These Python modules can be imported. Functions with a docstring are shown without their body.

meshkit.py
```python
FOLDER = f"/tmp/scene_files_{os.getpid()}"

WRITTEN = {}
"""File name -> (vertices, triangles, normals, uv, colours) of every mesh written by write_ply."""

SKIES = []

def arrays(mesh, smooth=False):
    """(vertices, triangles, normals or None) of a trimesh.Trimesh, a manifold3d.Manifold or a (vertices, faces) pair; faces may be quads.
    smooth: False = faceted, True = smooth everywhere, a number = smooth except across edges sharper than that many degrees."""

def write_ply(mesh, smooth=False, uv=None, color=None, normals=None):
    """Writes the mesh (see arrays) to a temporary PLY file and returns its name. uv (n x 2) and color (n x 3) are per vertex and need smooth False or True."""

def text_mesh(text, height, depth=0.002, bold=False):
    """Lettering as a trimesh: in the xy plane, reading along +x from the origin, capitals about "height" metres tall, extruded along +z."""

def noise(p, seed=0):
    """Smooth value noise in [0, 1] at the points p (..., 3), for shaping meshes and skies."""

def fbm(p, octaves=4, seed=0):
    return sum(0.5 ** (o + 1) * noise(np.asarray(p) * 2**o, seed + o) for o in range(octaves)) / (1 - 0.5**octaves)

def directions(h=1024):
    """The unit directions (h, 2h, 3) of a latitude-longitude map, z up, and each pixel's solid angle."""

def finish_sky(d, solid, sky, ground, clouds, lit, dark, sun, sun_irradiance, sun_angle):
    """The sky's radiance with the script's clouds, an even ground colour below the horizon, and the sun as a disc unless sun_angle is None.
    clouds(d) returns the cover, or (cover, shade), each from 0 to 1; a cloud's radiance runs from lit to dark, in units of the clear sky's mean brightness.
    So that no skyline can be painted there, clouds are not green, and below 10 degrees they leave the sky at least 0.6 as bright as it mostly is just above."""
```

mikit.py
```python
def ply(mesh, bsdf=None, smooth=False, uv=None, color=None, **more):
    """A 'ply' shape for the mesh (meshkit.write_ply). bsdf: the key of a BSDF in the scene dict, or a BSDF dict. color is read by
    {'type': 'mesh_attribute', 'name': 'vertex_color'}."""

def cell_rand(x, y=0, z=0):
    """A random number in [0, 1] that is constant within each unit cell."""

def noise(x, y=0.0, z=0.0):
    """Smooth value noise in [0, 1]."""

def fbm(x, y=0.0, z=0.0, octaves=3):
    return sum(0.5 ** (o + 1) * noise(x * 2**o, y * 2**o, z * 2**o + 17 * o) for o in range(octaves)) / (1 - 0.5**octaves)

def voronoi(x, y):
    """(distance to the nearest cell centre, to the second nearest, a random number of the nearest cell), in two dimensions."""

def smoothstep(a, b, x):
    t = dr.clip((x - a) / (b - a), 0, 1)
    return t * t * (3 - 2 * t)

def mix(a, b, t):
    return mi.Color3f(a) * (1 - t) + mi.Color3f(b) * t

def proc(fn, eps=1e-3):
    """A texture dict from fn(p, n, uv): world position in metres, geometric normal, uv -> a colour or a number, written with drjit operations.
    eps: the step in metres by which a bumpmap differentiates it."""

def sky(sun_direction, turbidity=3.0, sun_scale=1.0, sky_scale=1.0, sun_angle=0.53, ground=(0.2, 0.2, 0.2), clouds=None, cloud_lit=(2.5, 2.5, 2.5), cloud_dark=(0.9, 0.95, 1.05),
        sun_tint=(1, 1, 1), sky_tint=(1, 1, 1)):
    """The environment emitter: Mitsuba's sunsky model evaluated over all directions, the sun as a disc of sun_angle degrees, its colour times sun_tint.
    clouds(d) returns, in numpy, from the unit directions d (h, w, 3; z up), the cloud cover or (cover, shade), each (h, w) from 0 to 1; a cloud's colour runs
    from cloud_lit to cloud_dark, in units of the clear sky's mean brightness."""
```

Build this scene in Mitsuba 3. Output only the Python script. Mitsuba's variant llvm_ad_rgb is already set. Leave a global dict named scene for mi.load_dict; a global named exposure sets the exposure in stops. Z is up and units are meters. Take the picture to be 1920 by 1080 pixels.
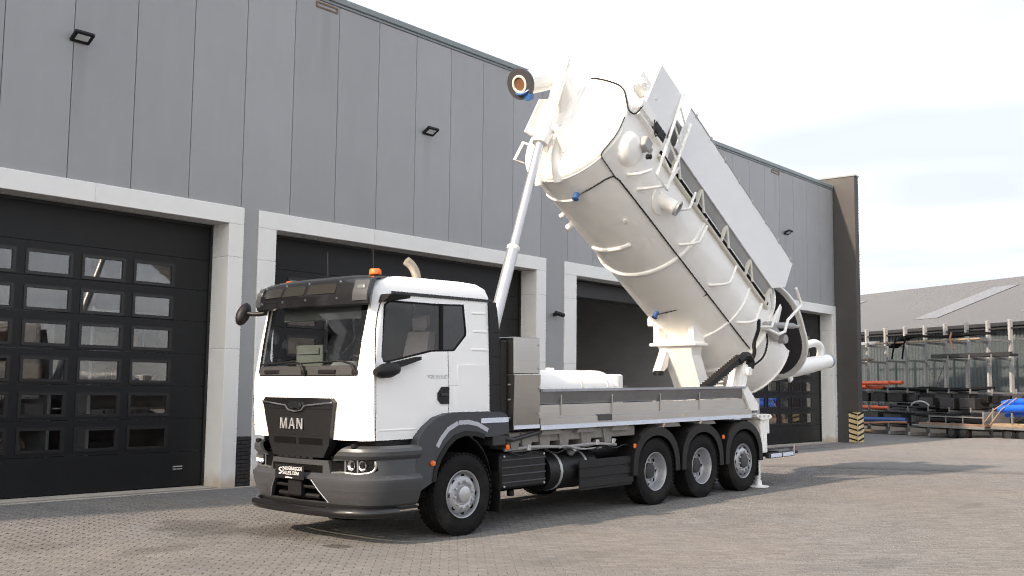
import math, random
import numpy as np, trimesh, manifold3d as m3, shapely
from shapely.geometry import Polygon, LineString, box as sbox
import mitsuba as mi, drjit as dr
import mikit, meshkit
from mikit import proc, noise, fbm, cell_rand, smoothstep, mix, voronoi
T = mi.ScalarTransform4f
rnd = random.Random(7); rng = np.random.default_rng(7)
scene, labels = {}, {}
PI = math.pi
# ---------------------------------------------------------------- camera
F, PITCH, ROLL, YAW, H = 1984.1, math.radians(5.548), math.radians(.6354), math.radians(50.168), 1.78
cy_, sy_ = math.cos(YAW), math.sin(YAW)
fwd = np.array([sy_*math.cos(PITCH), cy_*math.cos(PITCH), math.sin(PITCH)])
right = np.array([cy_, -sy_, 0]); up0 = np.cross(right, fwd)
Rv = math.cos(ROLL)*right + math.sin(ROLL)*up0
Uv = -math.sin(ROLL)*right + math.cos(ROLL)*up0
CAM = np.array([0, 0, H])
scene['camera'] = {'type': 'perspective', 'fov': 2*math.degrees(math.atan(960/F)), 'fov_axis': 'x', 'near_clip': .1, 'far_clip': 2000.,
                   'to_world': T().look_at(origin=CAM.tolist(), target=(CAM+fwd).tolist(), up=Uv.tolist())}
# ---------------------------------------------------------------- sky, sun
SUN = (-1.62, .302, 1.0)
def clouds(d):
    h = np.maximum(d[..., 2], .06)
    p = np.stack([d[..., 0]/h*.35, d[..., 1]/h*.35, 0*h], -1)
    n = meshkit.fbm(p+3.1, 5, 4)
    n2 = meshkit.fbm(p*2.3+9.7, 4, 11)
    cover = np.clip(.50+1.3*(n-.47), .2, .97)
    return cover, np.clip(.36+2.4*(n2-.5), 0, .9)
scene['sky'] = mikit.sky(SUN, turbidity=9, sun_scale=.74, sun_angle=1.6, clouds=clouds, cloud_lit=(1.10, 1.11, 1.14), cloud_dark=(.66, .70, .79), sun_tint=(.91, .96, 1.09))
exposure = 3.2

# ---------------------------------------------------------------- frames
O = np.array([10.1004, 9.1550, -.05437])
_yw, _pt = math.radians(-1.93164), math.radians(1.02033)
ex = np.array([math.cos(_yw)*math.cos(_pt), math.sin(_yw)*math.cos(_pt), math.sin(_pt)])
ey = np.array([-math.sin(_yw), math.cos(_yw), 0]); ez = np.cross(ex, ey)
TILT = math.radians(33.4)
eu = math.cos(TILT)*ex-math.sin(TILT)*ez; ev = math.sin(TILT)*ex+math.cos(TILT)*ez
YC, VC, RR = 1.28, 7.158, .966
def frame(o, a, b, c):
    m = np.eye(4); m[:3, 0], m[:3, 1], m[:3, 2], m[:3, 3] = a, b, c, o
    return m
FW = np.eye(4)
FT = frame(O, ex, ey, ez)
FK = frame(O+YC*ey+VC*ev, eu, ey, ev)           # tank axis frame: u rearwards, y across, v up
AR = np.array([46.601, 17.233, 0.]); dR = np.array([-.46824, -.88360, 0]); nR = np.array([.88360, -.46824, 0])
FR = frame(AR, dR, nR, np.array([0, 0, 1.])); FR2 = frame(AR+1.3*nR-2.1*dR, dR, nR, np.array([0, 0, 1.04]))     # rack frame: s along the rack (to the right), n away from the camera, z up

# ---------------------------------------------------------------- mesh helpers
def TM(v, f): return trimesh.Trimesh(np.asarray(v, float), np.asarray(f, int), process=False)
def cat(*ms):
    out = []
    for m in ms: out += list(m) if isinstance(m, (list, tuple)) else [m]
    return trimesh.util.concatenate(out)
def man(m):
    m = m if not isinstance(m, m3.Manifold) else m
    if isinstance(m, m3.Manifold): return m
    mm = m.copy(); mm.merge_vertices()
    return m3.Manifold(m3.Mesh(np.asarray(mm.vertices, np.float32), np.asarray(mm.faces, np.uint32)))
def unman(m):
    k = m.to_mesh(); return TM(k.vert_properties[:, :3], k.tri_verts)
def box(x0, x1, y0, y1, z0, z1, b=.006):
    b = min(b, (x1-x0)*.45, (y1-y0)*.45, (z1-z0)*.45)
    if b <= 0: b = 1e-4
    p = []
    for x, sx in ((x0, 1), (x1, -1)):
        for y, sy in ((y0, 1), (y1, -1)):
            for z, sz in ((z0, 1), (z1, -1)):
                p += [(x, y+sy*b, z+sz*b), (x+sx*b, y, z+sz*b), (x+sx*b, y+sy*b, z)]
    return hull(p)
def bx(x0, x1, y0, y1, z0, z1):
    m = trimesh.creation.box(bounds=[[x0, y0, z0], [x1, y1, z1]]); return TM(m.vertices, m.faces)
def hull(p):
    h = trimesh.convex.convex_hull(np.asarray(p, float)); return TM(h.vertices, h.faces)
def basis(d):
    d = np.asarray(d, float); d = d/np.linalg.norm(d)
    a = np.cross(d, [0, 0, 1] if abs(d[2]) < .9 else [1, 0, 0]); a /= np.linalg.norm(a)
    return d, a, np.cross(d, a)
def lathe(prof, p0, d, n=32, cap=True):
    """prof: (t along d, radius) pairs in order; a solid of revolution about the line p0 + t*d."""
    d, a, b = basis(d); p0 = np.asarray(p0, float); prof = np.asarray(prof, float)
    ang = np.arange(n)*2*PI/n
    ring = np.cos(ang)[:, None]*a+np.sin(ang)[:, None]*b
    v = np.concatenate([p0+t*d+r*ring for t, r in prof]); f = []
    k = len(prof); j = np.arange(n); j2 = (j+1) % n
    for i in range(k-1):
        f += [np.stack([i*n+j, (i+1)*n+j, (i+1)*n+j2], 1), np.stack([i*n+j, (i+1)*n+j2, i*n+j2], 1)]
    if cap:
        for i, flip in ((0, 0), (k-1, 1)):
            c = len(v); v = np.vstack([v, p0+prof[i, 0]*d])
            f.append(np.stack([i*n+j, i*n+j2, j*0+c], 1) if not flip else np.stack([i*n+j2, i*n+j, j*0+c], 1))
    m = TM(v, np.vstack(f))
    return m
def fixn(m):
    m = m.copy(); m.merge_vertices(); trimesh.repair.fix_normals(m); return m
def cyl(p0, p1, r, n=20, r1=None, bev=.12):
    p0, p1 = np.asarray(p0, float), np.asarray(p1, float); L = np.linalg.norm(p1-p0); r1 = r if r1 is None else r1
    b = min(bev*min(r, r1), L*.3, .02)
    return lathe([(0, r-b), (b, r), (L-b, r1), (L, r1-b)], p0, p1-p0, n)
def tube(pts, r, n=10, smooth=0):
    pts = np.asarray(pts, float)
    pts = np.hstack([pts, np.broadcast_to(r, (len(pts),))[:, None]])
    for _ in range(smooth):
        q = [pts[0]]
        for a, b in zip(pts[:-1], pts[1:]): q += [.75*a+.25*b, .25*a+.75*b]
        pts = np.array(q+[pts[-1]])
    rr, pts = pts[:, 3], pts[:, :3]
    t = np.gradient(pts, axis=0); t /= np.linalg.norm(t, axis=1, keepdims=True)
    _, a, _ = basis(t[0]); ang = np.arange(n)*2*PI/n; v = []
    for i in range(len(pts)):
        a = a-(a@t[i])*t[i]; a /= np.linalg.norm(a); b = np.cross(t[i], a)
        v.append(pts[i]+rr[i]*(np.cos(ang)[:, None]*a+np.sin(ang)[:, None]*b))
    v = np.concatenate(v); j = np.arange(n); j2 = (j+1) % n; f = []; k = len(pts)
    for i in range(k-1):
        f += [np.stack([i*n+j, i*n+j2, (i+1)*n+j2], 1), np.stack([i*n+j, (i+1)*n+j2, (i+1)*n+j], 1)]
    c0, c1 = len(v), len(v)+1; v = np.vstack([v, pts[0], pts[-1]])
    f += [np.stack([j2, j, j*0+c0], 1), np.stack([(k-1)*n+j, (k-1)*n+j2, j*0+c1], 1)]
    return TM(v, np.vstack(f))
def prism(poly, axis, a, b):
    """shapely polygon or point list extruded along axis 'x','y','z' from a to b; the 2D coords are the other two axes in order."""
    P = poly if not isinstance(poly, (list, tuple, np.ndarray)) else Polygon(poly)
    if not P.is_valid: P = P.buffer(0)
    gs = getattr(P, 'geoms', [P]); out = []
    for g in gs:
        m = trimesh.creation.extrude_polygon(g, b-a, engine='earcut'); v = np.array(m.vertices); v[:, 2] += a
        o = {'z': v, 'y': v[:, [0, 2, 1]], 'x': v[:, [2, 0, 1]]}[axis]
        f = np.array(m.faces)
        if axis == 'y': f = f[:, ::-1]
        out.append(TM(o, f))
    return cat(*out)
def grid(fn, ua, va, thick=None):
    """surface from fn(u, v) over the arrays ua x va; thick: an offset vector that makes it a closed slab."""
    U, V = np.meshgrid(ua, va, indexing='ij'); p = np.array([[fn(a, b) for a, b in zip(r, s)] for r, s in zip(U, V)], float)
    n, m = len(ua), len(va); i, j = np.meshgrid(np.arange(n-1), np.arange(m-1), indexing='ij')
    q = np.stack([i*m+j, (i+1)*m+j, (i+1)*m+j+1, i*m+j+1], -1).reshape(-1, 4)
    f = np.vstack([q[:, [0, 1, 2]], q[:, [0, 2, 3]]]); v = p.reshape(-1, 3)
    if thick is None: return TM(v, f)
    w = v+np.asarray(thick); k = len(v)
    e = [(a*m, (a+1)*m) for a in range(n-1)]+[((a+1)*m+m-1, a*m+m-1) for a in range(n-1)]+[(b+1, b) for b in range(m-1)]+[((n-1)*m+b, (n-1)*m+b+1) for b in range(m-1)]
    s = [[a, b, b+k] for a, b in e]+[[a, b+k, a+k] for a, b in e]
    M = TM(np.vstack([v, w]), np.vstack([f, f[:, ::-1]+k, s])); return fixn(M)
def xf(m, M):
    v = np.asarray(m.vertices)@M[:3, :3].T+M[:3, 3]; return TM(v, m.faces)
# ---------------------------------------------------------------- scene helpers
_used = {}
def key_of(name, parent=None):
    base = (parent+'__' if parent else '')+name
    n = _used.get(base, -1)+1; _used[base] = n
    return base if n == 0 else f'{base}_{n:03d}'
def thing(name, label, cat_, group=None):
    k = key_of(name); labels[k] = {'label': label, 'category': cat_}
    if group: labels[k]['group'] = group
    return k
def part(name, mesh, mat, parent, Fm=FW, smooth=False, label=None, kind=None, **kw):
    if isinstance(mesh, list):                     # several alike pieces: a part each
        ks = [part(name, q, mat, parent, Fm, smooth, label, kind, **kw) for q in mesh]; return ks[0]
    k = key_of(name, parent)
    if isinstance(mesh, m3.Manifold): mesh = unman(mesh)
    scene[k] = mikit.ply(xf(mesh, Fm), mat, smooth=smooth, **kw)
    if label or kind:
        labels[k] = {}
        if label: labels[k]['label'] = label
        if kind: labels[k]['kind'] = kind
    return k
def single(name, mesh, mat, label, cat_, Fm=FW, smooth=False, group=None):
    k = part(name, mesh, mat, None, Fm, smooth); labels[k] = {'label': label, 'category': cat_}
    if group: labels[k]['group'] = group
    return k
def struct(name, mesh, mat, **kw):
    k = part(name, mesh, mat, None, **kw); labels[k] = {'kind': 'structure'}; return k

# ---------------------------------------------------------------- materials
def mat(k, col, rough=.5, metal=0., spec=.5, coat=0., coat_g=.95, two=True, bump=None, bump_scale=1., **kw):
    c = {'type': 'rgb', 'value': list(col)} if isinstance(col, (tuple, list)) else proc(col)
    r = rough if isinstance(rough, float) else proc(rough)
    b = {'type': 'principled', 'base_color': c, 'roughness': r, 'metallic': metal, 'specular': spec, 'clearcoat': coat, 'clearcoat_gloss': coat_g, **kw}
    if bump is not None: b = {'type': 'bumpmap', 'arbitrary': proc(bump, 2e-3), 'scale': bump_scale, 'bsdf': b}
    scene[k] = {'type': 'twosided', 'bsdf': b} if two else b
def vary(c, amt=.06, s=1.7, s2=11.):
    c = np.array(c)
    def fn(p, n, uv):
        a = fbm(p.x*s, p.y*s, p.z*s, 3)-.5; b = noise(p.x*s2, p.y*s2, p.z*s2)-.5
        return mi.Color3f(*map(float, c))*(1+amt*2*a+amt*.7*b)
    return fn
def sheet(c, amt=.06):
    base = streaky(c, amt)
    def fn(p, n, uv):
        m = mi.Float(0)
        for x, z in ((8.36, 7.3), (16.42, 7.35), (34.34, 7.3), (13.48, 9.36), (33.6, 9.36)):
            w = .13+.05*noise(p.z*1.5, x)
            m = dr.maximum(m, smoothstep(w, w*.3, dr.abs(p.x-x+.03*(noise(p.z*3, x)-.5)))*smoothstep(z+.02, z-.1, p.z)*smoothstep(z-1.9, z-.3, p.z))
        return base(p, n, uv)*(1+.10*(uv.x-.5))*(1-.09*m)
    return fn
def streaky(c, amt=.1):
    """painted or metal sheet with faint runs of dirt down it"""
    def fn(p, n, uv):
        a = fbm(p.x*5.1, p.y*5.1, p.z*.55, 3)-.5; b = fbm(p.x*.9, p.y*.9, p.z*.9, 3)-.5
        return mi.Color3f(*map(float, c))*(1+amt*1.3*a+amt*1.2*b)
    return fn
mat('m_facade', sheet((.312, .317, .326), .07), .42, spec=.5)
mat('m_joint', (.035, .035, .038), .8)
mat('m_framejoint', (.42, .42, .41), .8)
mat('m_coping', vary((.20, .235, .24)), .4)
def frame_col(p, n, uv):
    a = fbm(p.x*2.2, p.y*2.2, p.z*.8, 3)-.5
    low = smoothstep(.32, .0, p.z+.25*(noise(p.x*7, p.y*7, p.z*3)-.5))
    return mix((.80, .80, .78), (.50, .41, .30), low*.75)*(1+.07*a)
mat('m_frame', frame_col, .45)
mat('m_wing', vary((.054, .051, .051), .12), .6)
mat('m_door', streaky((.012, .013, .0145), .12), .42, spec=.25)
mat('m_doorframe', (.011, .011, .012), .4)
mat('m_brick', vary((.026, .025, .027), .3, 6, 40), .75)
mat('m_interior', vary((.43, .415, .40), .1), .8)
mat('m_concrete', vary((.30, .275, .24), .18, 3, 30), .85)
mat('m_white', vary((.86, .86, .845), .012), .28, spec=.5, coat=.6, coat_g=.93)
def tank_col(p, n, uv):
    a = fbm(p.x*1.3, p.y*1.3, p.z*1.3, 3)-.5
    b = fbm(p.x*.6+p.z*3.1, p.y*3.5, p.z*1.6-p.x*2, 3)-.5  # long streaks put into the colour to imitate soft reflections on the belly
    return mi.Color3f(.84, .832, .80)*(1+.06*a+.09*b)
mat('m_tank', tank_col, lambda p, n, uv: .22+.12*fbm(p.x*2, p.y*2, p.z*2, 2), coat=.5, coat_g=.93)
mat('m_seam', (.25, .25, .25), .5)
mat('m_black', vary((.008, .008, .009), .2, 8, 50), .5, spec=.35)
mat('m_blackgloss', (.008, .008, .009), .12, spec=.5, coat=.6)
def rubber_col(p, n, uv):
    d = smoothstep(.42, .75, fbm(p.x*5, p.y*5, p.z*5, 3))*smoothstep(1.3, .0, p.z)
    return mix((.0075, .0075, .008), (.030, .026, .022), d*.6)*(1+.3*(noise(p.x*50, p.y*50, p.z*50)-.5))
mat('m_rubber', rubber_col, .75, spec=.2)
mat('m_fender', vary((.040, .043, .050), .12, 4, 30), .5)
mat('m_grille', (.0115, .012, .0135), .36)
mat('m_bumper', vary((.070, .074, .080), .05), .34, metal=.3, spec=.5)
mat('m_bumperdark', (.045, .046, .048), .4)
def steel(p, n, uv):
    a = noise(p.x*3, p.y*3, p.z*160)-.5; b = fbm(p.x*1.5, p.y*1.5, p.z*1.5, 3)-.5
    return mi.Color3f(.50, .495, .48)*(1+.10*a+.26*b)
mat('m_steel', steel, lambda p, n, uv: .15+.16*fbm(p.x*4, p.y*4, p.z*9, 2), metal=.95)
mat('m_chrome', (.75, .75, .76), .14, metal=1.)
mat('m_silver', vary((.55, .56, .58), .05), .33, metal=.75)
mat('m_rimsteel', vary((.42, .425, .445), .16, 6, 40), .40, metal=.55)
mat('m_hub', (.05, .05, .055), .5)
mat('m_tape', (.62, .67, .78), .35)
mat('m_tapedull', (.42, .44, .48), .4)  # duller, greyer tape colour for the strips along the arch
mat('m_grey', vary((.33, .33, .33), .12, 4, 20), .5)
mat('m_darkgrey', vary((.025, .025, .027), .2, 5, 30), .5)
mat('m_panel', vary((.78, .785, .79), .02), .45)
mat('m_beige', vary((.20, .19, .175), .25, 3, 14), .5)
mat('m_cabinet', lambda p, n, uv: mi.Color3f(.43, .42, .405)*(1+.12*(noise(p.x*3, p.y*3, p.z*160)-.5)+.3*(fbm(p.x*1.7, p.y*1.7, p.z*1.2, 3)-.5)), .2, metal=.95)
mat('m_blue', (.04, .13, .34), .4)
mat('m_orange', (.85, .16, .015), .25, coat=.5)
mat('m_orangepipe', vary((.62, .11, .035), .1, 4, 20), .45)
mat('m_tan', vary((.40, .24, .12), .12, 4, 20), .6)
mat('m_brownhose', vary((.34, .17, .10), .12), .6)
mat('m_bluehose', vary((.012, .11, .62), .08), .32)
mat('m_bluedark', vary((.03, .09, .28), .1), .5)
mat('m_galv', vary((.42, .44, .44), .15, 4, 20), .42, metal=.35)
mat('m_rust', vary((.20, .13, .09), .3, 5, 25), .8)
mat('m_wood', vary((.30, .22, .15), .25, 4, 30), .8)
mat('m_clad', vary((.066, .083, .092), .1, .8, 6), .5)
mat('m_roof', vary((.108, .110, .113), .05, .35, 2), .6)
mat('m_skylight', (.145, .15, .16), .4)
mat('m_yellow', vary((.66, .52, .28), .15, 6, 40), .55)
mat('m_text', (.78, .78, .78), .4)
mat('m_textgrey', (.42, .42, .42), .4)
mat('m_kick', vary((.30, .30, .295), .15, 3, 12), .55)
mat('m_capgrey', (.22, .27, .33), .4)
mat('m_rackdark', vary((.16, .165, .165), .2, 4, 20), .5)
mat('m_red', (.55, .03, .02), .35)
mat('m_seat', vary((.05, .05, .055), .2, 9, 60), .85)
mat('m_liner', (.075, .09, .09), .8)
mat('m_seatlight', vary((.30, .29, .29), .1, 9, 60), .8)
mat('m_folder', (.07, .09, .078), .6)
mat('m_deepshade', (.004, .004, .004), .8, spec=.1)  # near-black colour standing in for deep shade in slots, holes and gaps
mat('m_flange', vary((.27, .27, .285), .2, 2.5, 20), .38, metal=.6)
mat('m_exhaust', vary((.42, .37, .30), .2, 6, 30), .35, metal=.6)
mat('m_letter', (.55, .55, .55), .32, metal=.5)
mat('m_copper', (.16, .07, .03), .6)
mat('m_lamp', (.75, .75, .72), .15, metal=.9)
mat('m_cream', (.62, .60, .52), .4)
mat('m_smoked', (.018, .017, .013), .1, coat=1.)
scene['m_glass'] = {'type': 'thindielectric', 'int_ior': 1.52}
scene['m_pane'] = {'type': 'thindielectric', 'int_ior': 1.85}
scene['m_sideglass'] = {'type': 'thindielectric', 'int_ior': 1.36}
scene['m_headglass'] = {'type': 'thindielectric', 'int_ior': 1.45}
scene['m_tint'] = {'type': 'twosided', 'bsdf': {'type': 'principled', 'base_color': {'type': 'rgb', 'value': [.010, .011, .016]}, 'roughness': .06, 'specular': .7}}

# ---------------------------------------------------------------- ground and pavers
def gz(x, y):
    w = np.clip((16.0-y)/5., 0, 1); w = w*w*(3-2*w)
    return w*.0178*10*np.tanh((x-13.1)/10)
def stain(p):
    """wet or oily patches on the paving, dark, with shapes of their own"""
    d = mi.Float(0)
    for (x, y, rx, ry, s) in STAINS:
        q = dr.sqrt(dr.square((p.x-x)/rx)+dr.square((p.y-y)/ry))+.9*(fbm(p.x*1.9+x, p.y*1.9+y, 0., 3)-.5)
        d = dr.maximum(d, s*smoothstep(1.05, .62, q))
    return d
STAINS = [(8.35, 12.2, .55, .9, .55), (9.0, 11.2, .7, .9, .62), (7.05, 11.1, .6, .32, .38), (8.5, 9.75, .16, .22, .75), (7.9, 11.9, .3, .3, .4), (6.1, 12.2, .5, .25, .3),
          (24, 14.4, 1.6, .18, .5), (33, 14.6, 2., .2, .45), (11.5, 4.4, .4, .25, .25), (9.7, 7.1, .7, .3, .2), (17.5, 5.2, .6, .15, .28), (22, 4.6, 1.4, .2, .2)]
def ground_col(p, n, uv):
    big = fbm(p.x*.22, p.y*.22, 1.3, 4)-.5; mid = fbm(p.x*1.3, p.y*1.3, 4.1, 3)-.5; fine = noise(p.x*42, p.y*42, 2.)-.5
    rust = smoothstep(.52, .72, fbm(p.x*.45+7, p.y*.45, 8., 3))
    c = mix((.140, .136, .131), (.134, .132, .132), smoothstep(.35, .65, fbm(p.x*.3, p.y*.3, 3., 3)))
    c = mix(c, (.165, .142, .122), rust*.25)
    c = c*(1+.36*big+.20*mid+.14*fine)
    return mix(c, c*.38, stain(p))
def tone(uv): return 1+.20*(uv.x-.5)
def paver_col(p, n, uv):
    return ground_col(p, n, uv)*tone(uv)
def base_col(p, n, uv):
    # joint sand between the modelled pavers; beyond them the same laid pattern as colour alone
    far = smoothstep(24.5, 26.5, dr.sqrt(p.x*p.x+p.y*p.y))
    c = ground_col(p, n, uv)
    a, b = p.x*A1[0]+p.y*A1[1], p.x*A2[0]+p.y*A2[1]
    t = cell_rand(dr.floor(a/.2), dr.floor(b/.1), 5.)
    return mix(c*.50, c*(.95+.16*(t-.5)), far)
AZ = math.radians(47.); A1 = (math.sin(AZ), math.cos(AZ)); A2 = (math.cos(AZ), -math.sin(AZ))
mat('m_paver', paver_col, .82, spec=.35)
mat('m_ground', base_col, .88, spec=.3)
def ground():
    xs = np.concatenate([np.linspace(-900, -60, 10), np.linspace(-40, 60, 101), np.linspace(80, 900, 12)])
    ys = np.concatenate([np.linspace(-900, -60, 10), np.linspace(-40, 40, 81), np.linspace(60, 900, 12)])
    def g(x, y):
        near = math.hypot(x, y) < 25.5
        return (x, y, float(gz(x, y))-(.006 if near else .0))
    k = struct('ground', grid(g, xs, ys), 'm_ground', smooth=True)
    L, W, J = .2, .1, .0035
    def visible(c):
        P = np.column_stack([c, gz(c[:, 0], c[:, 1])])-CAM; z = P@fwd
        px = 960+F*(P@Rv)/np.maximum(z, .1); py = 540-F*(P@Uv)/np.maximum(z, .1)
        return (z > 1) & (px > -60) & (px < 1980) & (py < 1130) & (np.hypot(c[:, 0], c[:, 1]) < 25)
    # stretcher courses of L x W bricks, each course shifted by half a brick, running along A2 (across the view)
    ia = np.arange(0, 290); jb = np.arange(-140, 140)
    I, Jx = np.meshgrid(ia, jb, indexing='ij')
    a = (I+.5)*W*1.0; b = (Jx+.5*(I % 2)+.5)*L
    ctr = np.stack([a.ravel()*A1[0]+b.ravel()*A2[0], a.ravel()*A1[1]+b.ravel()*A2[1]], 1)
    okm = visible(ctr)
    # not under the building or on the concrete strip before it
    okm &= ctr[:, 1] < 16.02
    ctr = ctr[okm]
    order = np.argsort(np.hypot(ctr[:, 0], ctr[:, 1])); ctr = ctr[order]
    d1, d2 = np.array(A1), np.array(A2); c = .006
    def paver(k):
        cx = ctr[k]; z0 = float(gz(cx[0], cx[1]))+rng.normal(0, .0012); tl = rng.normal(0, .004, 2); v = []
        for (l, w, z) in ((L/2-J/2, W/2-J/2, -.0085), (L/2-J/2-c, W/2-J/2-c, .0)):
            for s, t in ((-1, -1), (1, -1), (1, 1), (-1, 1)):
                q = cx+s*l*d2+t*w*d1; v.append((q[0], q[1], z0+z+tl[0]*s*l*.6+tl[1]*t*w))
        f = [[4, 5, 6], [4, 6, 7]]+[[a_, b_, b_+4] for a_, b_ in ((0, 1), (1, 2), (2, 3), (3, 0))]+[[a_, b_+4, a_+4] for a_, b_ in ((0, 1), (1, 2), (2, 3), (3, 0))]
        v = np.array(v); f = np.array(f)
        nz = np.cross(v[f[0, 1]]-v[f[0, 0]], v[f[0, 2]]-v[f[0, 0]])[2]
        return v, f if nz > 0 else f[:, ::-1], np.full((8, 2), rng.random())
    ms = [paver(i) for i in range(len(ctr))]
    for v, f, uv in ms[:300]:
        part('paver', TM(v, f), 'm_paver', k, uv=uv)
    vv, ff, uu, at = [], [], [], 0
    for v, f, uv in ms[300:]:
        vv.append(v); ff.append(f+at); uu.append(uv); at += 8
    part('paver_field', TM(np.vstack(vv), np.vstack(ff)), 'm_paver', k, uv=np.vstack(uu), kind='stuff')
    return k
ground()

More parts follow.
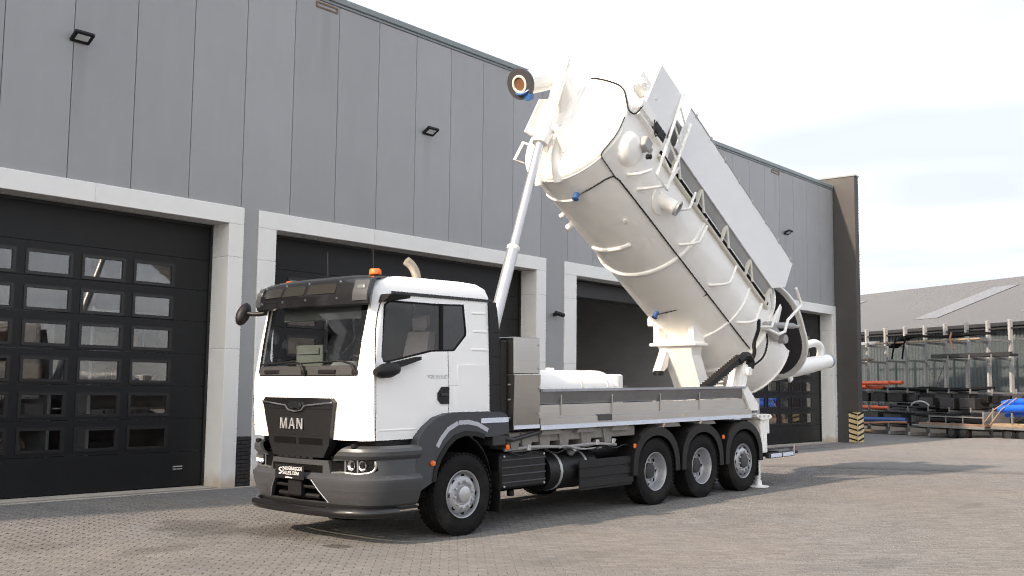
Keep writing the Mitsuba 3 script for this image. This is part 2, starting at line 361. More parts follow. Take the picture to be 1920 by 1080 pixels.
# ---------------------------------------------------------------- the workshop hall
Y0, DP = 16.2, .482
ZT, ZF, ZR = 4.76, 5.085, 9.73        # door head, frame top, roof edge
X0, X1 = 3.0, 38.49
hall = thing('workshop_building', 'long grey panel clad workshop hall with pale framed garage doors', 'building')
OPEN = [(3.4, 11.33, 2.9, 11.65), (12.39, 20.32, 11.99, 20.70), (21.98, 29.85, 21.48, 30.17), (30.85, 38.19, 30.5, 38.75)]
def hall_shell():
    y = Y0+.03
    poly = sbox(X0-6, 0, 39.2, ZR-.22)
    for a, b, c, d in OPEN: poly = poly.difference(sbox(a-.02, -1, b+.02, ZT+.02))
    part('wall_core', prism(poly, 'y', y, y+.17), 'm_joint', hall)
    # inside: floor slab, rear and end walls, ceiling
    yb = 33.
    inn = cat(bx(X0-6, 39, yb, yb+.2, 0, ZR-.3), bx(X0-6.2, X0-6, Y0+.2, yb, 0, ZR-.3), bx(39, 39.2, Y0+.2, yb, 0, ZR-.3), bx(X0-6, 39, Y0+.7, yb, -.05, .012),
              bx(21.0, 21.15, Y0+.75, yb, .02, ZR-.5), bx(30.2, 30.35, Y0+.75, yb, .02, ZR-.5), bx(11.75, 11.9, Y0+.75, yb, .02, ZR-.5))
    part('interior', inn, 'm_interior', hall)
    part('roof', bx(X0-6.3, 39.3, Y0+.1, yb+.3, ZR-.3, ZR-.12), 'm_coping', hall)
    part('coping', cat(box(X0-6.3, 38.47, Y0-.06, Y0+.3, ZR-.13, ZR, .012), box(X0-6.3, 38.47, Y0-.03, Y0+.02, ZR-.19, ZR-.134, .008)), 'm_coping', hall)
    # cladding panels, each its own piece
    x = 7.13-1.115*9
    while x < X1-.05:
        a, b = x+.007, min(x+1.115-.007, X1-.02)
        p = sbox(a, .9, b, ZR-.2)
        for o in OPEN: p = p.difference(sbox(o[2]-.004, -1, o[3]+.004, ZF+.004))
        if not p.is_empty and b-a > .05:
            for g in getattr(p, 'geoms', [p]):
                if g.area > .02:
                    m = prism(g, 'y', Y0-.012, Y0+.031)
                    part('wall_panel', m, 'm_facade', hall, uv=np.full((len(m.vertices), 2), rnd.random()))
        x += 1.115
    # dark brick plinth between the door frames
    for a, b in ((11.655, 11.985), (20.705, 21.475)):
        part('plinth_mortar', bx(a, b, Y0+.0, Y0+.03, 0, .895), 'm_joint', hall)
        for r in range(13):
            x = a-(.11 if r % 2 else 0)
            while x < b:
                xa, xb = max(x+.004, a), min(x+.216, b)
                if xb-xa > .03: part('plinth_brick', box(xa, xb, Y0-.025+rnd.uniform(-.003, .003), Y0+.01, r*.0685+.008, r*.0685+.0635, .004), 'm_brick', hall)
                x += .22
    # overflow slots under the roof edge
    for a, b in ((13.2, 13.76), (33.3, 33.9)):
        part('overflow_slot', prism(sbox(a, 9.38, b, 9.5).difference(sbox(a+.03, 9.41, b-.03, 9.47)), 'y', Y0-.03, Y0-.012), 'm_rust', hall)
    # wing wall at the far end, standing out from the facade and above the roof
    part('wing_wall', box(38.49, 38.85, 15.33, 22, 0, 10.0, .01), 'm_wing', hall)
    part('wing_coping', box(38.46, 38.88, 15.30, 22.05, 10.003, 10.06, .008), 'm_coping', hall)
hall_shell()
def door_frame(o):
    a, b, c, d = o; yf, yb = Y0-.045, Y0+DP-.03
    fr = part('door_frame', cat(bx(c+.01, a-.006, yf+.01, yb-.01, 0, ZF-.01), bx(b+.006, d-.01, yf+.01, yb-.01, 0, ZF-.01), bx(c+.01, d-.01, yf+.01, yb-.01, ZT+.006, ZF-.01)), 'm_framejoint', hall)
    zs = [(0.004, 2.477), (2.483, 4.155), (4.161, ZT)]
    for xa, xb in ((c, a), (b, d)):
        for z0, z1 in zs: part('panel', box(xa, xb, yf, yb, z0, z1-.0, .006), 'm_frame', fr)
    n = 3; xs = np.linspace(c, d, n+1)
    for i in range(n): part('panel', box(xs[i]+(.003 if i else 0), xs[i+1]-(.003 if i < n-1 else 0), yf, yb, ZT+.006, ZF, .006), 'm_frame', fr)
SEC = [0.03, .64, 1.22, 1.80, 2.375, 2.97, 3.54, 4.10, ZT+.0]
def garage_door(o, plate=False):
    a, b, c, d = o; y = Y0+DP
    dk = part('garage_door', cat(bx(a+.0, a+.05, y-.03, y+.1, .0, ZT), bx(b-.05, b-.0, y-.03, y+.1, .0, ZT), bx(a+.05, b-.05, y-.03, y+.1, ZT-.05, ZT)), 'm_doorframe', hall)
    cols = []
    x = 9.83+(a-3.4)+(b-a-7.93)
    while x > a+.3: cols.append(x); x -= .945
    for i in range(8):
        z0, z1 = SEC[i]+.004, SEC[i+1]-.004
        if i == 7: z1 = ZT-.052
        p = sbox(a+.052, z0, b-.052, z1)
        zc = [None, .905, 1.475, 2.045, 2.62, 3.185, 3.762][i] if i < 7 else None
        if zc:
            for cx in cols: p = p.difference(sbox(cx-.02, zc-.175, cx+.71, zc+.175))
        part('section', prism(p, 'y', y, y+.045), 'm_door', dk)
        if zc:
            for cx in cols:
                ring = sbox(cx-.05, zc-.205, cx+.74, zc+.205).buffer(-.02).buffer(.02).difference(sbox(cx, zc-.155, cx+.69, zc+.155))
                part('window_frame', prism(ring, 'y', y-.014, y+.052), 'm_doorframe', dk)
                part('pane', bx(cx+.001, cx+.689, y+.012, y+.0125, zc-.154, zc+.154), 'm_pane', dk)
    if plate:
        part('sign_plate', box(10.685, 10.915, y-.006, y-.001, .27, .41, .002), 'm_black', dk, label='small dark data plate low on the door')
        part('print', cat(bx(10.70, 10.89, y-.009, y-.0065, .372, .392), bx(10.70, 10.89, y-.009, y-.0065, .33, .345)), 'm_textgrey', dk)
    # threshold strip
    part('threshold', box(a, b, Y0+.05, y+.12, -.02, .016, .006), 'm_concrete', hall)
for i, o in enumerate(OPEN):
    door_frame(o)
    if i != 2: garage_door(o, i == 0)
part('threshold', box(21.98, 29.85, Y0+.05, Y0+.65, -.02, .016, .006), 'm_concrete', hall)
part('forecourt_strip', box(3.0, 38.45, 16.03, Y0-.05, -.03, .006, .004), 'm_concrete', hall)
# roller shutter housing seen under the head of the open doorway
part('raised_door', cat(box(22.0, 29.83, Y0+.55, Y0+1.1, 4.3, 4.74, .02), box(22.0, 22.1, Y0+.5, Y0+.7, 0, 4.7, .01), box(29.73, 29.83, Y0+.5, Y0+.7, 0, 4.7, .01)), 'm_doorframe', hall, label='raised dark door leaf under the head of the open bay')
def shelf(x, y, w, n):
    SK_ = part('shelf', cat(*[box(x+a, x+a+.06, y, y+.7, .02, 3.2, .005) for a in (0, w-.06)], *[box(x+.06, x+w-.06, y+.02, y+.68, z, z+.05, .005) for z in (.3, 1.0, 1.7, 2.4, 3.1)]), 'm_galv', hall)
    for z in (.36, 1.06, 1.76, 2.46):
        xx = x+.1
        while xx < x+w-.35:
            ww = rnd.uniform(.22, .5); hh = rnd.uniform(.2, .5)
            part('stored_box', box(xx, min(xx+ww, x+w-.08), y+.05, y+.6, z, z+hh, .02), rnd.choice(['m_beige', 'm_rust', 'm_rackdark', 'm_wood', 'm_darkgrey']), SK_); xx += ww+rnd.uniform(.03, .2)
shelf(9.6, 17.7, 1.9, 4); shelf(7.4, 18.6, 2.0, 4); shelf(4.6, 18.2, 2.2, 4); shelf(36.3, 17.8, 1.9, 4); shelf(33.0, 18.4, 2.2, 4)
# floodlights, camera, corner guard
def floodlight(x, z, lab):
    k = thing('wall_floodlight', lab, 'floodlight', 'floodlights along the facade')
    c = math.radians(-30)
    M = np.eye(4); M[:3, :3] = np.array([[1, 0, 0], [0, math.cos(c), -math.sin(c)], [0, math.sin(c), math.cos(c)]])*.68; M[:3, 3] = (x, Y0-.13, z)
    # local: lamp face looks down -z and outwards -y
    ringp = sbox(-.24, -.17, .24, .17).buffer(-.02).buffer(.02)
    part('housing', cat(prism(ringp, 'z', -.0, .055), box(-.17, .17, -.1, .1, .055, .085, .02)), 'm_black', k, M)
    part('rim', prism(ringp.difference(sbox(-.165, -.10, .165, .10)), 'z', -.014, -.001), 'm_black', k, M)
    part('lens', bx(-.16, .16, -.095, .095, -.006, -.002), 'm_lamp', k, M)
    part('bracket', cat(bx(x-.06, x+.06, Y0-.05, Y0-.012, z-.06, z+.05), bx(x-.02, x+.02, Y0-.17, Y0-.04, z+.05, z+.08)), 'm_black', k)
floodlight(8.33, 7.40, 'black floodlight on the grey wall above the leftmost garage door')
floodlight(16.42, 7.45, 'black floodlight on the grey wall above the truck cab, left of the raised tank')
floodlight(34.34, 7.40, 'black floodlight on the grey wall right of the raised tank')
cam_ = thing('security_camera', 'small black security camera on the narrow grey wall strip left of the open doorway', 'camera')
part('mount', bx(21.03, 21.11, Y0-.06, Y0-.012, 3.66, 3.74), 'm_black', cam_)
part('body', cat(cyl((21.07, Y0-.06, 3.7), (21.0, Y0-.16, 3.71), .03), cyl((20.93, Y0-.16, 3.73), (21.2, Y0-.22, 3.68), .055)), 'm_black', cam_, smooth=40)
def corner_guard():
    k = thing('corner_guard', 'worn yellow and black chevron guard at the foot of the dark wing wall', 'guard')
    part('board', [box(38.30, 38.86, 15.305, 15.326, .02, 1.12, .004), box(38.465, 38.486, 15.33, 15.72, .02, 1.12, .004)], 'm_yellow', k)
    for i in range(6):
        z = .04+i*.19
        part('chevron', prism([(38.31, z), (38.85, z+.10), (38.85, z+.165), (38.31, z+.065)], 'y', 15.299, 15.304), 'm_black', k)
        part('chevron', prism([(15.335, z), (15.715, z+.10), (15.715, z+.16), (15.335, z+.06)], 'x', 38.458, 38.464), 'm_black', k)
corner_guard()

# ================================================================ the vacuum truck (frame FT: x rearwards, y to the far side, z up)
TR = thing('vacuum_truck', 'white suction excavator truck with its tank tipped high over the chassis', 'truck')
def tp(name, mesh, m, parent=None, smooth=30, **kw): return part(name, mesh, m, parent or TR, FT, smooth, **kw)
# ---- cab
ZL = [1.25, 1.6, 2.0, 2.45, 2.9, 3.06, 3.17, 3.235, 3.27]
XF = [-1.585, -1.615, -1.605, -1.53, -1.44, -1.405, -1.345, -1.20, -.90]
XR = [.64, .65, .65, .65, .66, .66, .62, .52, .32]
HW = [1.165, 1.17, 1.165, 1.15, 1.13, 1.115, 1.085, 1.02, .90]
def xfront(z): return float(np.interp(z, ZL, XF))
def halfw(z): return float(np.interp(z, ZL, HW))
def fcurve(t): return .06*abs(t)**2.2+.11*max(0, (abs(t)-.90)/.10)**2.6
def outline(z, off=0., n=29):
    h = halfw(z)-off; x0 = xfront(z)+off; x1 = float(np.interp(z, ZL, XR))-off; pts = []
    for t in np.linspace(-1, 1, n): pts.append((x0+fcurve(t), YC+h*t, z))
    for t in np.linspace(0, 1, 5): pts.append((x1-.09+.09*math.sin(t*PI/2), YC+h-.09+.09*math.cos(t*PI/2), z)); pts.append((x1-.09+.09*math.sin(t*PI/2), YC-h+.09-.09*math.cos(t*PI/2), z))
    return pts
def cab_hull(off=0.):
    P = []
    zz = np.unique(np.concatenate([ZL, np.linspace(1.25, 3.27, 22)]))
    for z in zz:
        zc = z if off == 0 else min(max(z, 1.25+off), 3.27-off)
        P += outline(zc, off)
    return hull(P)
SIDEWIN = [(-1.262, 2.88), (-1.18, 2.935), (-.365, 2.93), (.108, 2.945), (.158, 2.59), (.150, 2.535), (-.065, 2.335), (-.468, 2.32), (-1.225, 2.172), (-1.285, 2.185), (-1.315, 2.25)]
def wsy(z, s): return YC+s*np.interp(z, [2.0, 2.9], [.985, 1.0])
WS = [(wsy(2.02, -1), 2.02), (wsy(2.02, 1), 2.02), (wsy(2.9, 1), 2.93), (wsy(2.9, -1), 2.93)]
cab_out = man(cab_hull(0)); cab_in = man(cab_hull(.05)); cab_in2 = man(cab_hull(.06))
winp = Polygon(SIDEWIN).buffer(.03).buffer(-.03)
cut_ws = man(prism(Polygon(WS).buffer(-.06).buffer(.06), 'x', -2.2, -.9))
cut_sd = man(prism(winp, 'y', -.5, 3.2))
cabm = cab_out-cab_in-cut_ws-cut_sd
# door gaps and pressed lines, cut into the skin
def groove_side(pts, w=.011, d=.012):
    g = LineString(pts).buffer(w/2, cap_style=2); out = None
    pr = prism(g, 'y', -.4, 2.96)
    return man(pr)
skin = cab_out-man(cab_hull(.012))
gr = groove_side([(-1.405, 1.2), (-1.405, 2.25), (-1.38, 2.55), (-1.335, 2.78), (-1.285, 2.94), (-1.22, 2.995), (-1.02, 3.01), (.14, 3.01)])+groove_side([(-.19, 1.2), (-.19, 2.33)])+groove_side([(-.19, 1.895), (.64, 1.895)], .006)
gapm = skin^gr; cabm = cabm-gapm
gf = man(prism(LineString([(.2, 1.80), (2.4, 1.80)]).buffer(.003), 'x', -2., -1.2))
cabm = cabm-(skin^gf)
CABK = tp('cab', cabm, 'm_white', smooth=35)
tp('door_gap', gapm, 'm_rubber', CABK, smooth=False)
tp('liner', (cab_in-cab_in2)-cut_ws-cut_sd, 'm_liner', CABK)
# door rear panel presses: raised ribs
hw0 = YC-1.165
for z, x0, x1 in ((2.84, .26, .54), (2.60, .28, .56), (2.36, .24, .57)):
    yy = YC-halfw(z)
    tp('pressed_rib', box(x0, x1, yy-.012, yy+.02, z-.02, z+.02, .012), 'm_white', CABK)
tp('locker_lid', prism(sbox(-.03, 1.62, .54, 2.16).buffer(-.03).buffer(.03), 'y', YC-1.172, YC-1.15), 'm_white', CABK)
tp('door_crease', hull([(x, y, z) for x in (-1.36, -.62) for y, z in ((hw0-.001, 1.385), (hw0-.008, 1.37), (hw0-.001, 1.35), (hw0+.02, 1.37))]), 'm_white', CABK)
# door handle, lettering
tp('door_handle', cat(prism([(-.195, 1.88), (-.32, 1.88), (-.39, 1.80), (-.39, 1.72), (-.33, 1.665), (-.195, 1.665)], 'y', hw0-.022, hw0+.03)), 'm_black', CABK)
tp('handle_grip', box(-.35, -.22, hw0-.04, hw0-.024, 1.76, 1.80, .01), 'm_darkgrey', CABK)
def lettering(txt, height, o, xd, zd, depth=.004):
    m = meshkit.text_mesh(txt, height, depth); v = np.asarray(m.vertices)
    xd, zd = np.asarray(xd, float), np.asarray(zd, float); nd = np.cross(xd, zd)
    return TM(np.asarray(o)+v[:, :1]*xd+v[:, 1:2]*zd+v[:, 2:3]*nd, m.faces), np.ptp(v[:, 0])
m, w = lettering('TGS 35.510', .045, (-.57, hw0-.002, 1.985), (1, 0, 0), (0, 0, 1), .004)
tp('model_lettering', m, 'm_textgrey', CABK, smooth=False)
# drip rail, black cab rear fairing
tp('drip_rail', cat(prism([(-1.13, 3.01), (.67, 3.0), (.67, 3.035), (-1.13, 3.05)], 'y', YC-1.137, YC-1.08)), 'm_darkgrey', CABK)
for s in (-1, 1):
    ys = sorted((YC+s*1.17, YC+s*.86))
    tp('rear_fairing', cat(prism([(.655, 1.55), (.79, 1.55), (.81, 2.1), (.76, 2.7), (.71, 3.0), (.665, 3.0)], 'y', ys[0]+.005, ys[1]-.0),
        *[box(.662, .815, ys[0]-.004, ys[1], z, z+.012, .004) for z in (1.9, 2.27, 2.6)]), 'm_black', CABK)
tp('rear_strip', prism([(.575, 1.56), (.652, 1.56), (.662, 2.99), (.585, 2.99)], 'y', YC-1.168, YC-1.12), 'm_black', CABK)
# glass
def fpt(y, z, off):
    t = (y-YC)/halfw(z); return (xfront(z)+fcurve(t)+off, y, z)
ts = np.linspace(-.955, .955, 25)
tp('windscreen', grid(lambda t, z: fpt(YC+t*halfw(z)*.86, z, .018), np.linspace(-1, 1, 21), np.linspace(2.10, 2.95, 12)), 'm_glass', CABK, smooth=True)
rimr = []
for z in (2.02, 2.91):
    rimr.append(tube([fpt(y, z, .012) for y in np.linspace(wsy(z, -1), wsy(z, 1), 15)], .014, 6))
for s in (-1, 1): rimr.append(tube([fpt(wsy(z, s), z, .012) for z in np.linspace(2.02, 2.91, 8)], .014, 6))
tp('windscreen_seal', cat(*rimr), 'm_rubber', CABK)
tp('cowl', grid(lambda t, z: fpt(YC+t*.975, z, .006), np.linspace(-1, 1, 17), np.linspace(2.0, 2.145, 4), (.02, 0, 0)), 'm_bumperdark', CABK, label='dark cowl strip below the windscreen with vent slots')
tp('cowl_vent', [*[box(xfront(2.07)+fcurve((y-YC)/1.16)-.012, xfront(2.07)+fcurve((y-YC)/1.16)+.02, y-.16, y+.16, 2.045, 2.095, .008) for y in (1.95, .82)]], 'm_black', CABK)
for y0, y1 in ((1.75, 2.2), (.85, 1.35)):
    pv = fpt(y0-.55 if y0 < 1.2 else y0-.52, 2.06, -.02); top = fpt(y0-.30, 2.20, -.025); tip = fpt(y1+.25 if y1 < 2 else y1-.02, 2.165, -.03)
    tp('wiper', cat(tube([pv, (pv[0]-.01, pv[1]+.05, pv[2]+.10), top], [.02, .017, .012], 6), tube([top, tip], .011, 6), cyl((pv[0]-.03, pv[1], pv[2]), (pv[0]+.04, pv[1], pv[2]), .035, 10)), 'm_black', CABK)
for s in (-1, 1):
    yg = YC+s*1.128
    dg = winp.intersection(sbox(-2, 0, -.32, 4)); qg = winp.intersection(sbox(-.265, 0, 2, 4))
    tp('door_window', prism(dg, 'y', yg-.0003, yg+.0003), 'm_sideglass', CABK, smooth=False)
    tp('quarter_window', prism(qg, 'y', yg-.006, yg+.006), 'm_tint', CABK, smooth=False, label='dark tinted rear quarter window')
    rg = winp.difference(winp.buffer(-.022))
    tp('window_seal', prism(rg.union(sbox(-.32, 2.32, -.265, 2.93)), 'y', yg-.014, yg+.014), 'm_rubber', CABK, smooth=False)
# inside the cab
inn = []
tp('dashboard', cat(box(-1.48, -1.12, .35, 2.21, 1.7, 2.10, .06), box(-1.42, -1.2, .5, 1.0, 2.08, 2.2, .05)), 'm_liner', CABK)
for y, ms in ((.75, 'm_seatlight'), (1.80, 'm_seat')):
    tp('seat', cat(box(-.75, -.2, y-.26, y+.26, 1.75, 1.95, .05), hull([(-.28, y-.25, 1.9), (-.28, y+.25, 1.9), (-.14, y+.25, 1.9), (-.14, y-.25, 1.9), (-.12, y-.2, 2.6), (-.12, y+.2, 2.6), (.0, y-.2, 2.6), (.0, y+.2, 2.6)]), box(-.13, -.02, y-.14, y+.14, 2.62, 2.82, .03)), ms, CABK)
wc = np.array([-1.0, .78, 2.14]); wa = np.array([.6, 0, .8])
_, a_, b_ = basis(wa)
tp('steering_wheel', cat(tube([wc+.21*(math.cos(q)*a_+math.sin(q)*b_) for q in np.linspace(0, 2*PI, 25)], .016, 6), tube([wc-.2*a_, wc+.2*a_], .02, 6), tube([wc, wc-wa*.35], .03, 6)), 'm_black', CABK)
tp('papers', cat(box(-1.16, -1.12, 1.45, 2.0, 2.13, 2.42, .01), box(-1.18, -1.162, 1.5, 1.95, 2.30, 2.38, .004)), 'm_folder', CABK, label='pale document folder behind the windscreen')
tp('sun_blind', cat(box(-1.33, -1.30, .5, 2.05, 2.72, 2.9, .01)), 'm_liner', CABK)
# ---- sun visor with lamp ends
def vis_pt(t, s):       # s: 0 lower lip .. 1 upper edge .. 2 roof
    z = np.interp(s, [0, .4, 1, 1.4, 2], [2.885, 3.02, 3.185, 3.25, 3.285]); x = np.interp(s, [0, .4, 1, 1.4, 2], [-1.60, -1.60, -1.53, -1.42, -1.0])
    w = np.interp(s, [0, .4, 1, 1.4, 2], [1.12, 1.13, 1.11, 1.06, .93])
    return (x+.09*abs(t)**2.3, YC+w*t, z-.05*max(0, abs(t)-.55)**1.5*s)
VT = np.linspace(-1, 1, 25); VS = np.linspace(0, 2, 13)
tp('sun_visor', grid(lambda t, s: vis_pt(t, s), VT, VS, (.035, 0, -.02)), 'm_blackgloss', CABK, smooth=40)
VIS = CABK
for t0, t1 in ((-.52, -.06), (.0, .38), (.44, .78)):
    tp('visor_pane', grid(lambda t, s: np.array(vis_pt(t, s))+(-.006, 0, .002), np.linspace(t0, t1, 6), np.linspace(.42, .86, 4), (.004, 0, 0)), 'm_smoked', CABK, smooth=40)
scr = []
for t in (.86, .40, -.03, -.56):
    for s in (.93, .22):
        p = np.array(vis_pt(t, s)); scr.append(cyl(p+(-.012, 0, 0), p+(.01, 0, 0), .016, 8))
tp('visor_screw', scr, 'm_chrome', CABK)
for s in (-1, 1):
    lo, hi = (-1., -.80) if s < 0 else (.88, 1.)
    tp('visor_end', grid(lambda t, q: np.array(vis_pt(t, q))+(-.018, 0, .004), np.linspace(lo, hi, 6), np.linspace(.1, .98, 6), (.03, 0, 0)), 'm_bumper', CABK, smooth=40)
    p = np.array(vis_pt((lo+hi)/2, .66))
    tp('position_lamp', box(p[0]-.045, p[0]+.01, p[1]-.075, p[1]+.075, p[2]-.03, p[2]+.035, .012), 'm_headglass', CABK)
    tp('lamp_reflector', box(p[0]-.030, p[0]+.0, p[1]-.065, p[1]+.065, p[2]-.022, p[2]+.026, .01), 'm_lamp', CABK)
# beacons, antennas
for i, (x, y, z) in enumerate(((-1.22, .36, 3.20), (-1.25, 2.02, 3.135))):
    tp('beacon_base', lathe([(0, .07), (.045, .07), (.055, .05)], (x, y, z), (0, 0, 1), 18), 'm_black', CABK)
    tp('beacon', lathe([(.0, .07), (.01, .078), (.055, .074), (.075, .055), (.078, .0)], (x, y, z+.055), (0, 0, 1), 18), 'm_orange', CABK, smooth=50)
for (x, y) in ((-1.12, 1.40), (-1.02, .62)):
    tp('antenna', cat(tube([(x, y, 3.24), (x-.01, y, 3.62)], .007, 5), cyl((x, y, 3.23), (x, y, 3.28), .02, 8)), 'm_black', CABK)
# ---- camera arm and pod on the near door, mirror at the far windscreen edge
tp('camera_arm', hull([(x, y, z) for x, y, z in ((-1.34, .16, 2.90), (-1.34, .02, 2.93), (-1.30, .16, 3.0), (-1.30, -.02, 3.0), (-1.02, .14, 2.985), (-1.02, -.06, 3.0), (-1.02, .14, 2.945), (-1.02, -.06, 2.955))]), 'm_black', CABK, smooth=40)
tp('sill_trim', hull([(x, y, z) for x, z0, z1 in ((-1.24, 2.08, 2.165), (-.75, 2.215, 2.255)) for y in (.02, .13) for z in (z0, z1)]), 'm_black', CABK, smooth=40)
tp('mirror_pod', hull([(x, y, z) for x, r in ((-1.50, .045), (-1.40, .085), (-1.25, .095), (-1.14, .06)) for y, z in [(.02+r*.9*math.cos(q), 2.06+r*math.sin(q)+.12*(x+1.5)) for q in np.linspace(0, 2*PI, 10)[:-1]]]), 'm_black', CABK, smooth=60)
tp('mirror_housing', cat(hull([(-1.52+.10*math.cos(a)*math.cos(b)+.05*math.sin(b), 2.70+.085*math.sin(a)*math.cos(b), 2.85+.155*math.sin(b)) for a in np.linspace(0, 2*PI, 15)[:-1] for b in np.linspace(-1.5, 1.5, 9)]), tube([(-1.36, 2.36, 2.86), (-1.45, 2.5, 2.84), (-1.5, 2.66, 2.86)], .03, 8, 1)), 'm_black', CABK, smooth=40, label='small black mirror on an arm at the far windscreen edge')
# ---- grille, emblem, lettering
GT, GB = 1.745, 1.05
def gpt(y, z, off): 
    t = (y-YC)/1.16; return (xfront(min(max(z, 1.25), 1.6))+fcurve(t)*.75+off, y, z)
gw = lambda z: float(np.interp(z, [1.03, 1.18, 1.70, 1.75], [.50, .60, .715, .66]))
GC = 1.31
tp('grille', grid(lambda t, z: gpt(GC+t*gw(z), z, -.05), np.linspace(-1, 1, 15), [1.03, 1.08, 1.18, 1.3, 1.5, 1.66, 1.70], (.12, 0, 0)), 'm_grille', CABK, smooth=30)
tp('grille_crown', grid(lambda t, z: gpt(GC+t*gw(z)*1., z, -.058), np.linspace(-1, 1, 15), [1.665, 1.70, 1.75], (.12, 0, 0)), 'm_blackgloss', CABK)
tp('crown_trim', cat(tube([gpt(GC+y, z, -.075) for y, z in ((-.70, 1.70), (-.3, 1.665), (-.19, 1.655), (-.13, 1.60), (.0, 1.585), (.13, 1.60), (.19, 1.655), (.3, 1.665), (.70, 1.70))], .010, 6)), 'm_chrome', CABK)
# lion-like running emblem kept as a small cast relief
em = Polygon([(-.12, .0), (-.05, -.035), (.05, -.03), (.10, -.045), (.13, -.01), (.10, .035), (.02, .05), (-.06, .045), (-.10, .03)])
tp('emblem', xf(prism(em, 'x', -.02, .0), frame(np.array(gpt(GC+.0, 1.66, -.07)), np.array([1., 0, 0]), np.array([0, -1., 0])*1., np.array([0, 0, 1.]))), 'm_chrome', CABK)
tp('grille_ribs', [*[tube([gpt(GC+t*gw(z)*.97, z, -.052) for t in np.linspace(-1, 1, 11)], .004, 4) for z in (1.62, 1.615, 1.30)]], 'm_black', CABK)
tp('grille_slot', [*[grid(lambda t, z: gpt(GC+yc_+t*.23, z, -.054), np.linspace(-1, 1, 5), (1.18, 1.26), (.01, 0, 0)) for yc_ in (-.26, .26)]], 'm_deepshade', CABK)
for ch, y in (('M', 1.64), ('A', 1.447), ('N', 1.295)):
    q = gpt(y-.08, 1.4, -.062)
    sl = (gpt(y-.16, 1.4, 0)[0]-gpt(y, 1.4, 0)[0])/-.16
    m, w = lettering(ch, .135, gpt(y, 1.365, -.066), (-sl*0, -1., 0), (0, 0, 1.), .016)
    tp('badge_letter', m, 'm_letter', CABK, smooth=False)
for s in (-1, 1):
    if s > 0: tp('corner_slit', grid(lambda t, z: (xfront(z)+fcurve(t)-.006, YC+s*halfw(z)*t, z), np.linspace(.925, .96, 3), np.linspace(1.37, 1.78, 4), (.012, 0, 0)), 'm_black', CABK)
# ---- bumper: a shaped shell, its section stepped in and out from lip to shoulder
_pl = np.array([(0, 0), (.012, .35), (.035, .65), (.075, .88), (.145, 1.06), (.25, 1.18), (.40, 1.25), (.62, 1.275), (.86, 1.275)])
from scipy.interpolate import PchipInterpolator
_c = np.concatenate([[0], np.cumsum(np.hypot(*np.diff(_pl, axis=0).T))])
_fi = np.linspace(0, _c[-1], 200)
_pl = np.stack([PchipInterpolator(_c, _pl[:, 0])(_fi), PchipInterpolator(_c, _pl[:, 1])(_fi)], 1)
_k = np.ones(13)/13
_pl[6:-6] = np.stack([np.convolve(_pl[:, i], _k, 'valid') for i in (0, 1)], 1)
_ln = np.concatenate([[0], np.cumsum(np.hypot(*np.diff(_pl, axis=0).T))])
BZ = [.455, .49, .56, .66, .755, .79, .815, .84, 1.02, 1.045, 1.07, 1.12, 1.155, 1.185]
BX = [.075, .03, .0, -.035, -.055, -.055, -.03, .0, .005, -.02, -.04, -.045, -.03, .03]
def bplan(y):
    return float(np.interp(abs(y-YC), np.maximum.accumulate(_pl[:, 1]), _pl[:, 0]))
def bprof(z): return float(np.interp(z, BZ, BX))
def bpt(y, z, off=0.):
    return (-1.645+bplan(y)+bprof(z)+off, y, z)
def bq(q, z, off):
    """q along the plan from -1 to 1; off inwards along the plan normal"""
    L_ = abs(q)*_ln[-1]; x, w = np.interp(L_, _ln, _pl[:, 0]), np.interp(L_, _ln, _pl[:, 1])
    la, lb = max(L_-.03, 0), min(L_+.03, _ln[-1])
    x1, w1, x2, w2 = np.interp(la, _ln, _pl[:, 0]), np.interp(la, _ln, _pl[:, 1]), np.interp(lb, _ln, _pl[:, 0]), np.interp(lb, _ln, _pl[:, 1])
    d = np.array([x2-x1, w2-w1]); d /= max(np.hypot(*d), 1e-9); o = bprof(z)+off
    return (-1.645+x+d[1]*o, YC+math.copysign(w-d[0]*o, q), z)
def bump_shell(off0, off1):
    qa = np.linspace(-1, 1, 81); za = np.unique(np.concatenate([BZ, np.linspace(.455, 1.185, 12)]))
    v0 = [bq(q, z, off0) for q in qa for z in za]; v1 = [bq(q, z, off1) for q in qa for z in za]
    n, m = len(qa), len(za); f = []
    for a in range(n-1):
        for b in range(m-1):
            p, q, r, t = a*m+b, (a+1)*m+b, (a+1)*m+b+1, a*m+b+1; k = n*m
            f += [[p, q, r], [p, r, t], [p+k, r+k, q+k], [p+k, t+k, r+k]]
    ed = [(a*m, (a+1)*m) for a in range(n-1)]+[((a+1)*m+m-1, a*m+m-1) for a in range(n-1)]+[(b+1, b) for b in range(m-1)]+[((n-1)*m+b, (n-1)*m+b+1) for b in range(m-1)]
    k = n*m
    f += [[a, b+k, b] for a, b in ed]+[[a, a+k, b+k] for a, b in ed]
    return man(fixn(TM(np.array(v0+v1), f)))
bm = bump_shell(0., .05)
cuts = [prism([(1.90, .50), (.74, .50), (.96, .77), (1.68, .77)], 'x', -2, -1.2)]           # lower mouth
cuts.append(prism([(.42, 1.20), (.66, 1.00), (1.98, 1.00), (2.20, 1.20)], 'x', -2, -1.2))      # notch below the grille
for s in (-1, 1):
    cuts.append(prism([(YC+s*.60, .85), (YC+s*.55, 1.00), (YC+s*1.17, 1.035), (YC+s*1.19, .90), (YC+s*1.12, .855)], 'x', -2, -1.2))
for c in cuts: bm = bm-man(fixn(c))
BK = tp('bumper', bm, 'm_bumper', smooth=25)
tp('mouth_trim', [tube([bpt(y0, z, -.004) for y0, z in ((.955, .765), (.85, .64), (.735, .50))], .006, 6), tube([bpt(y0, z, -.004) for y0, z in ((1.685, .765), (1.79, .64), (1.905, .50))], .006, 6)], 'm_silver', BK)
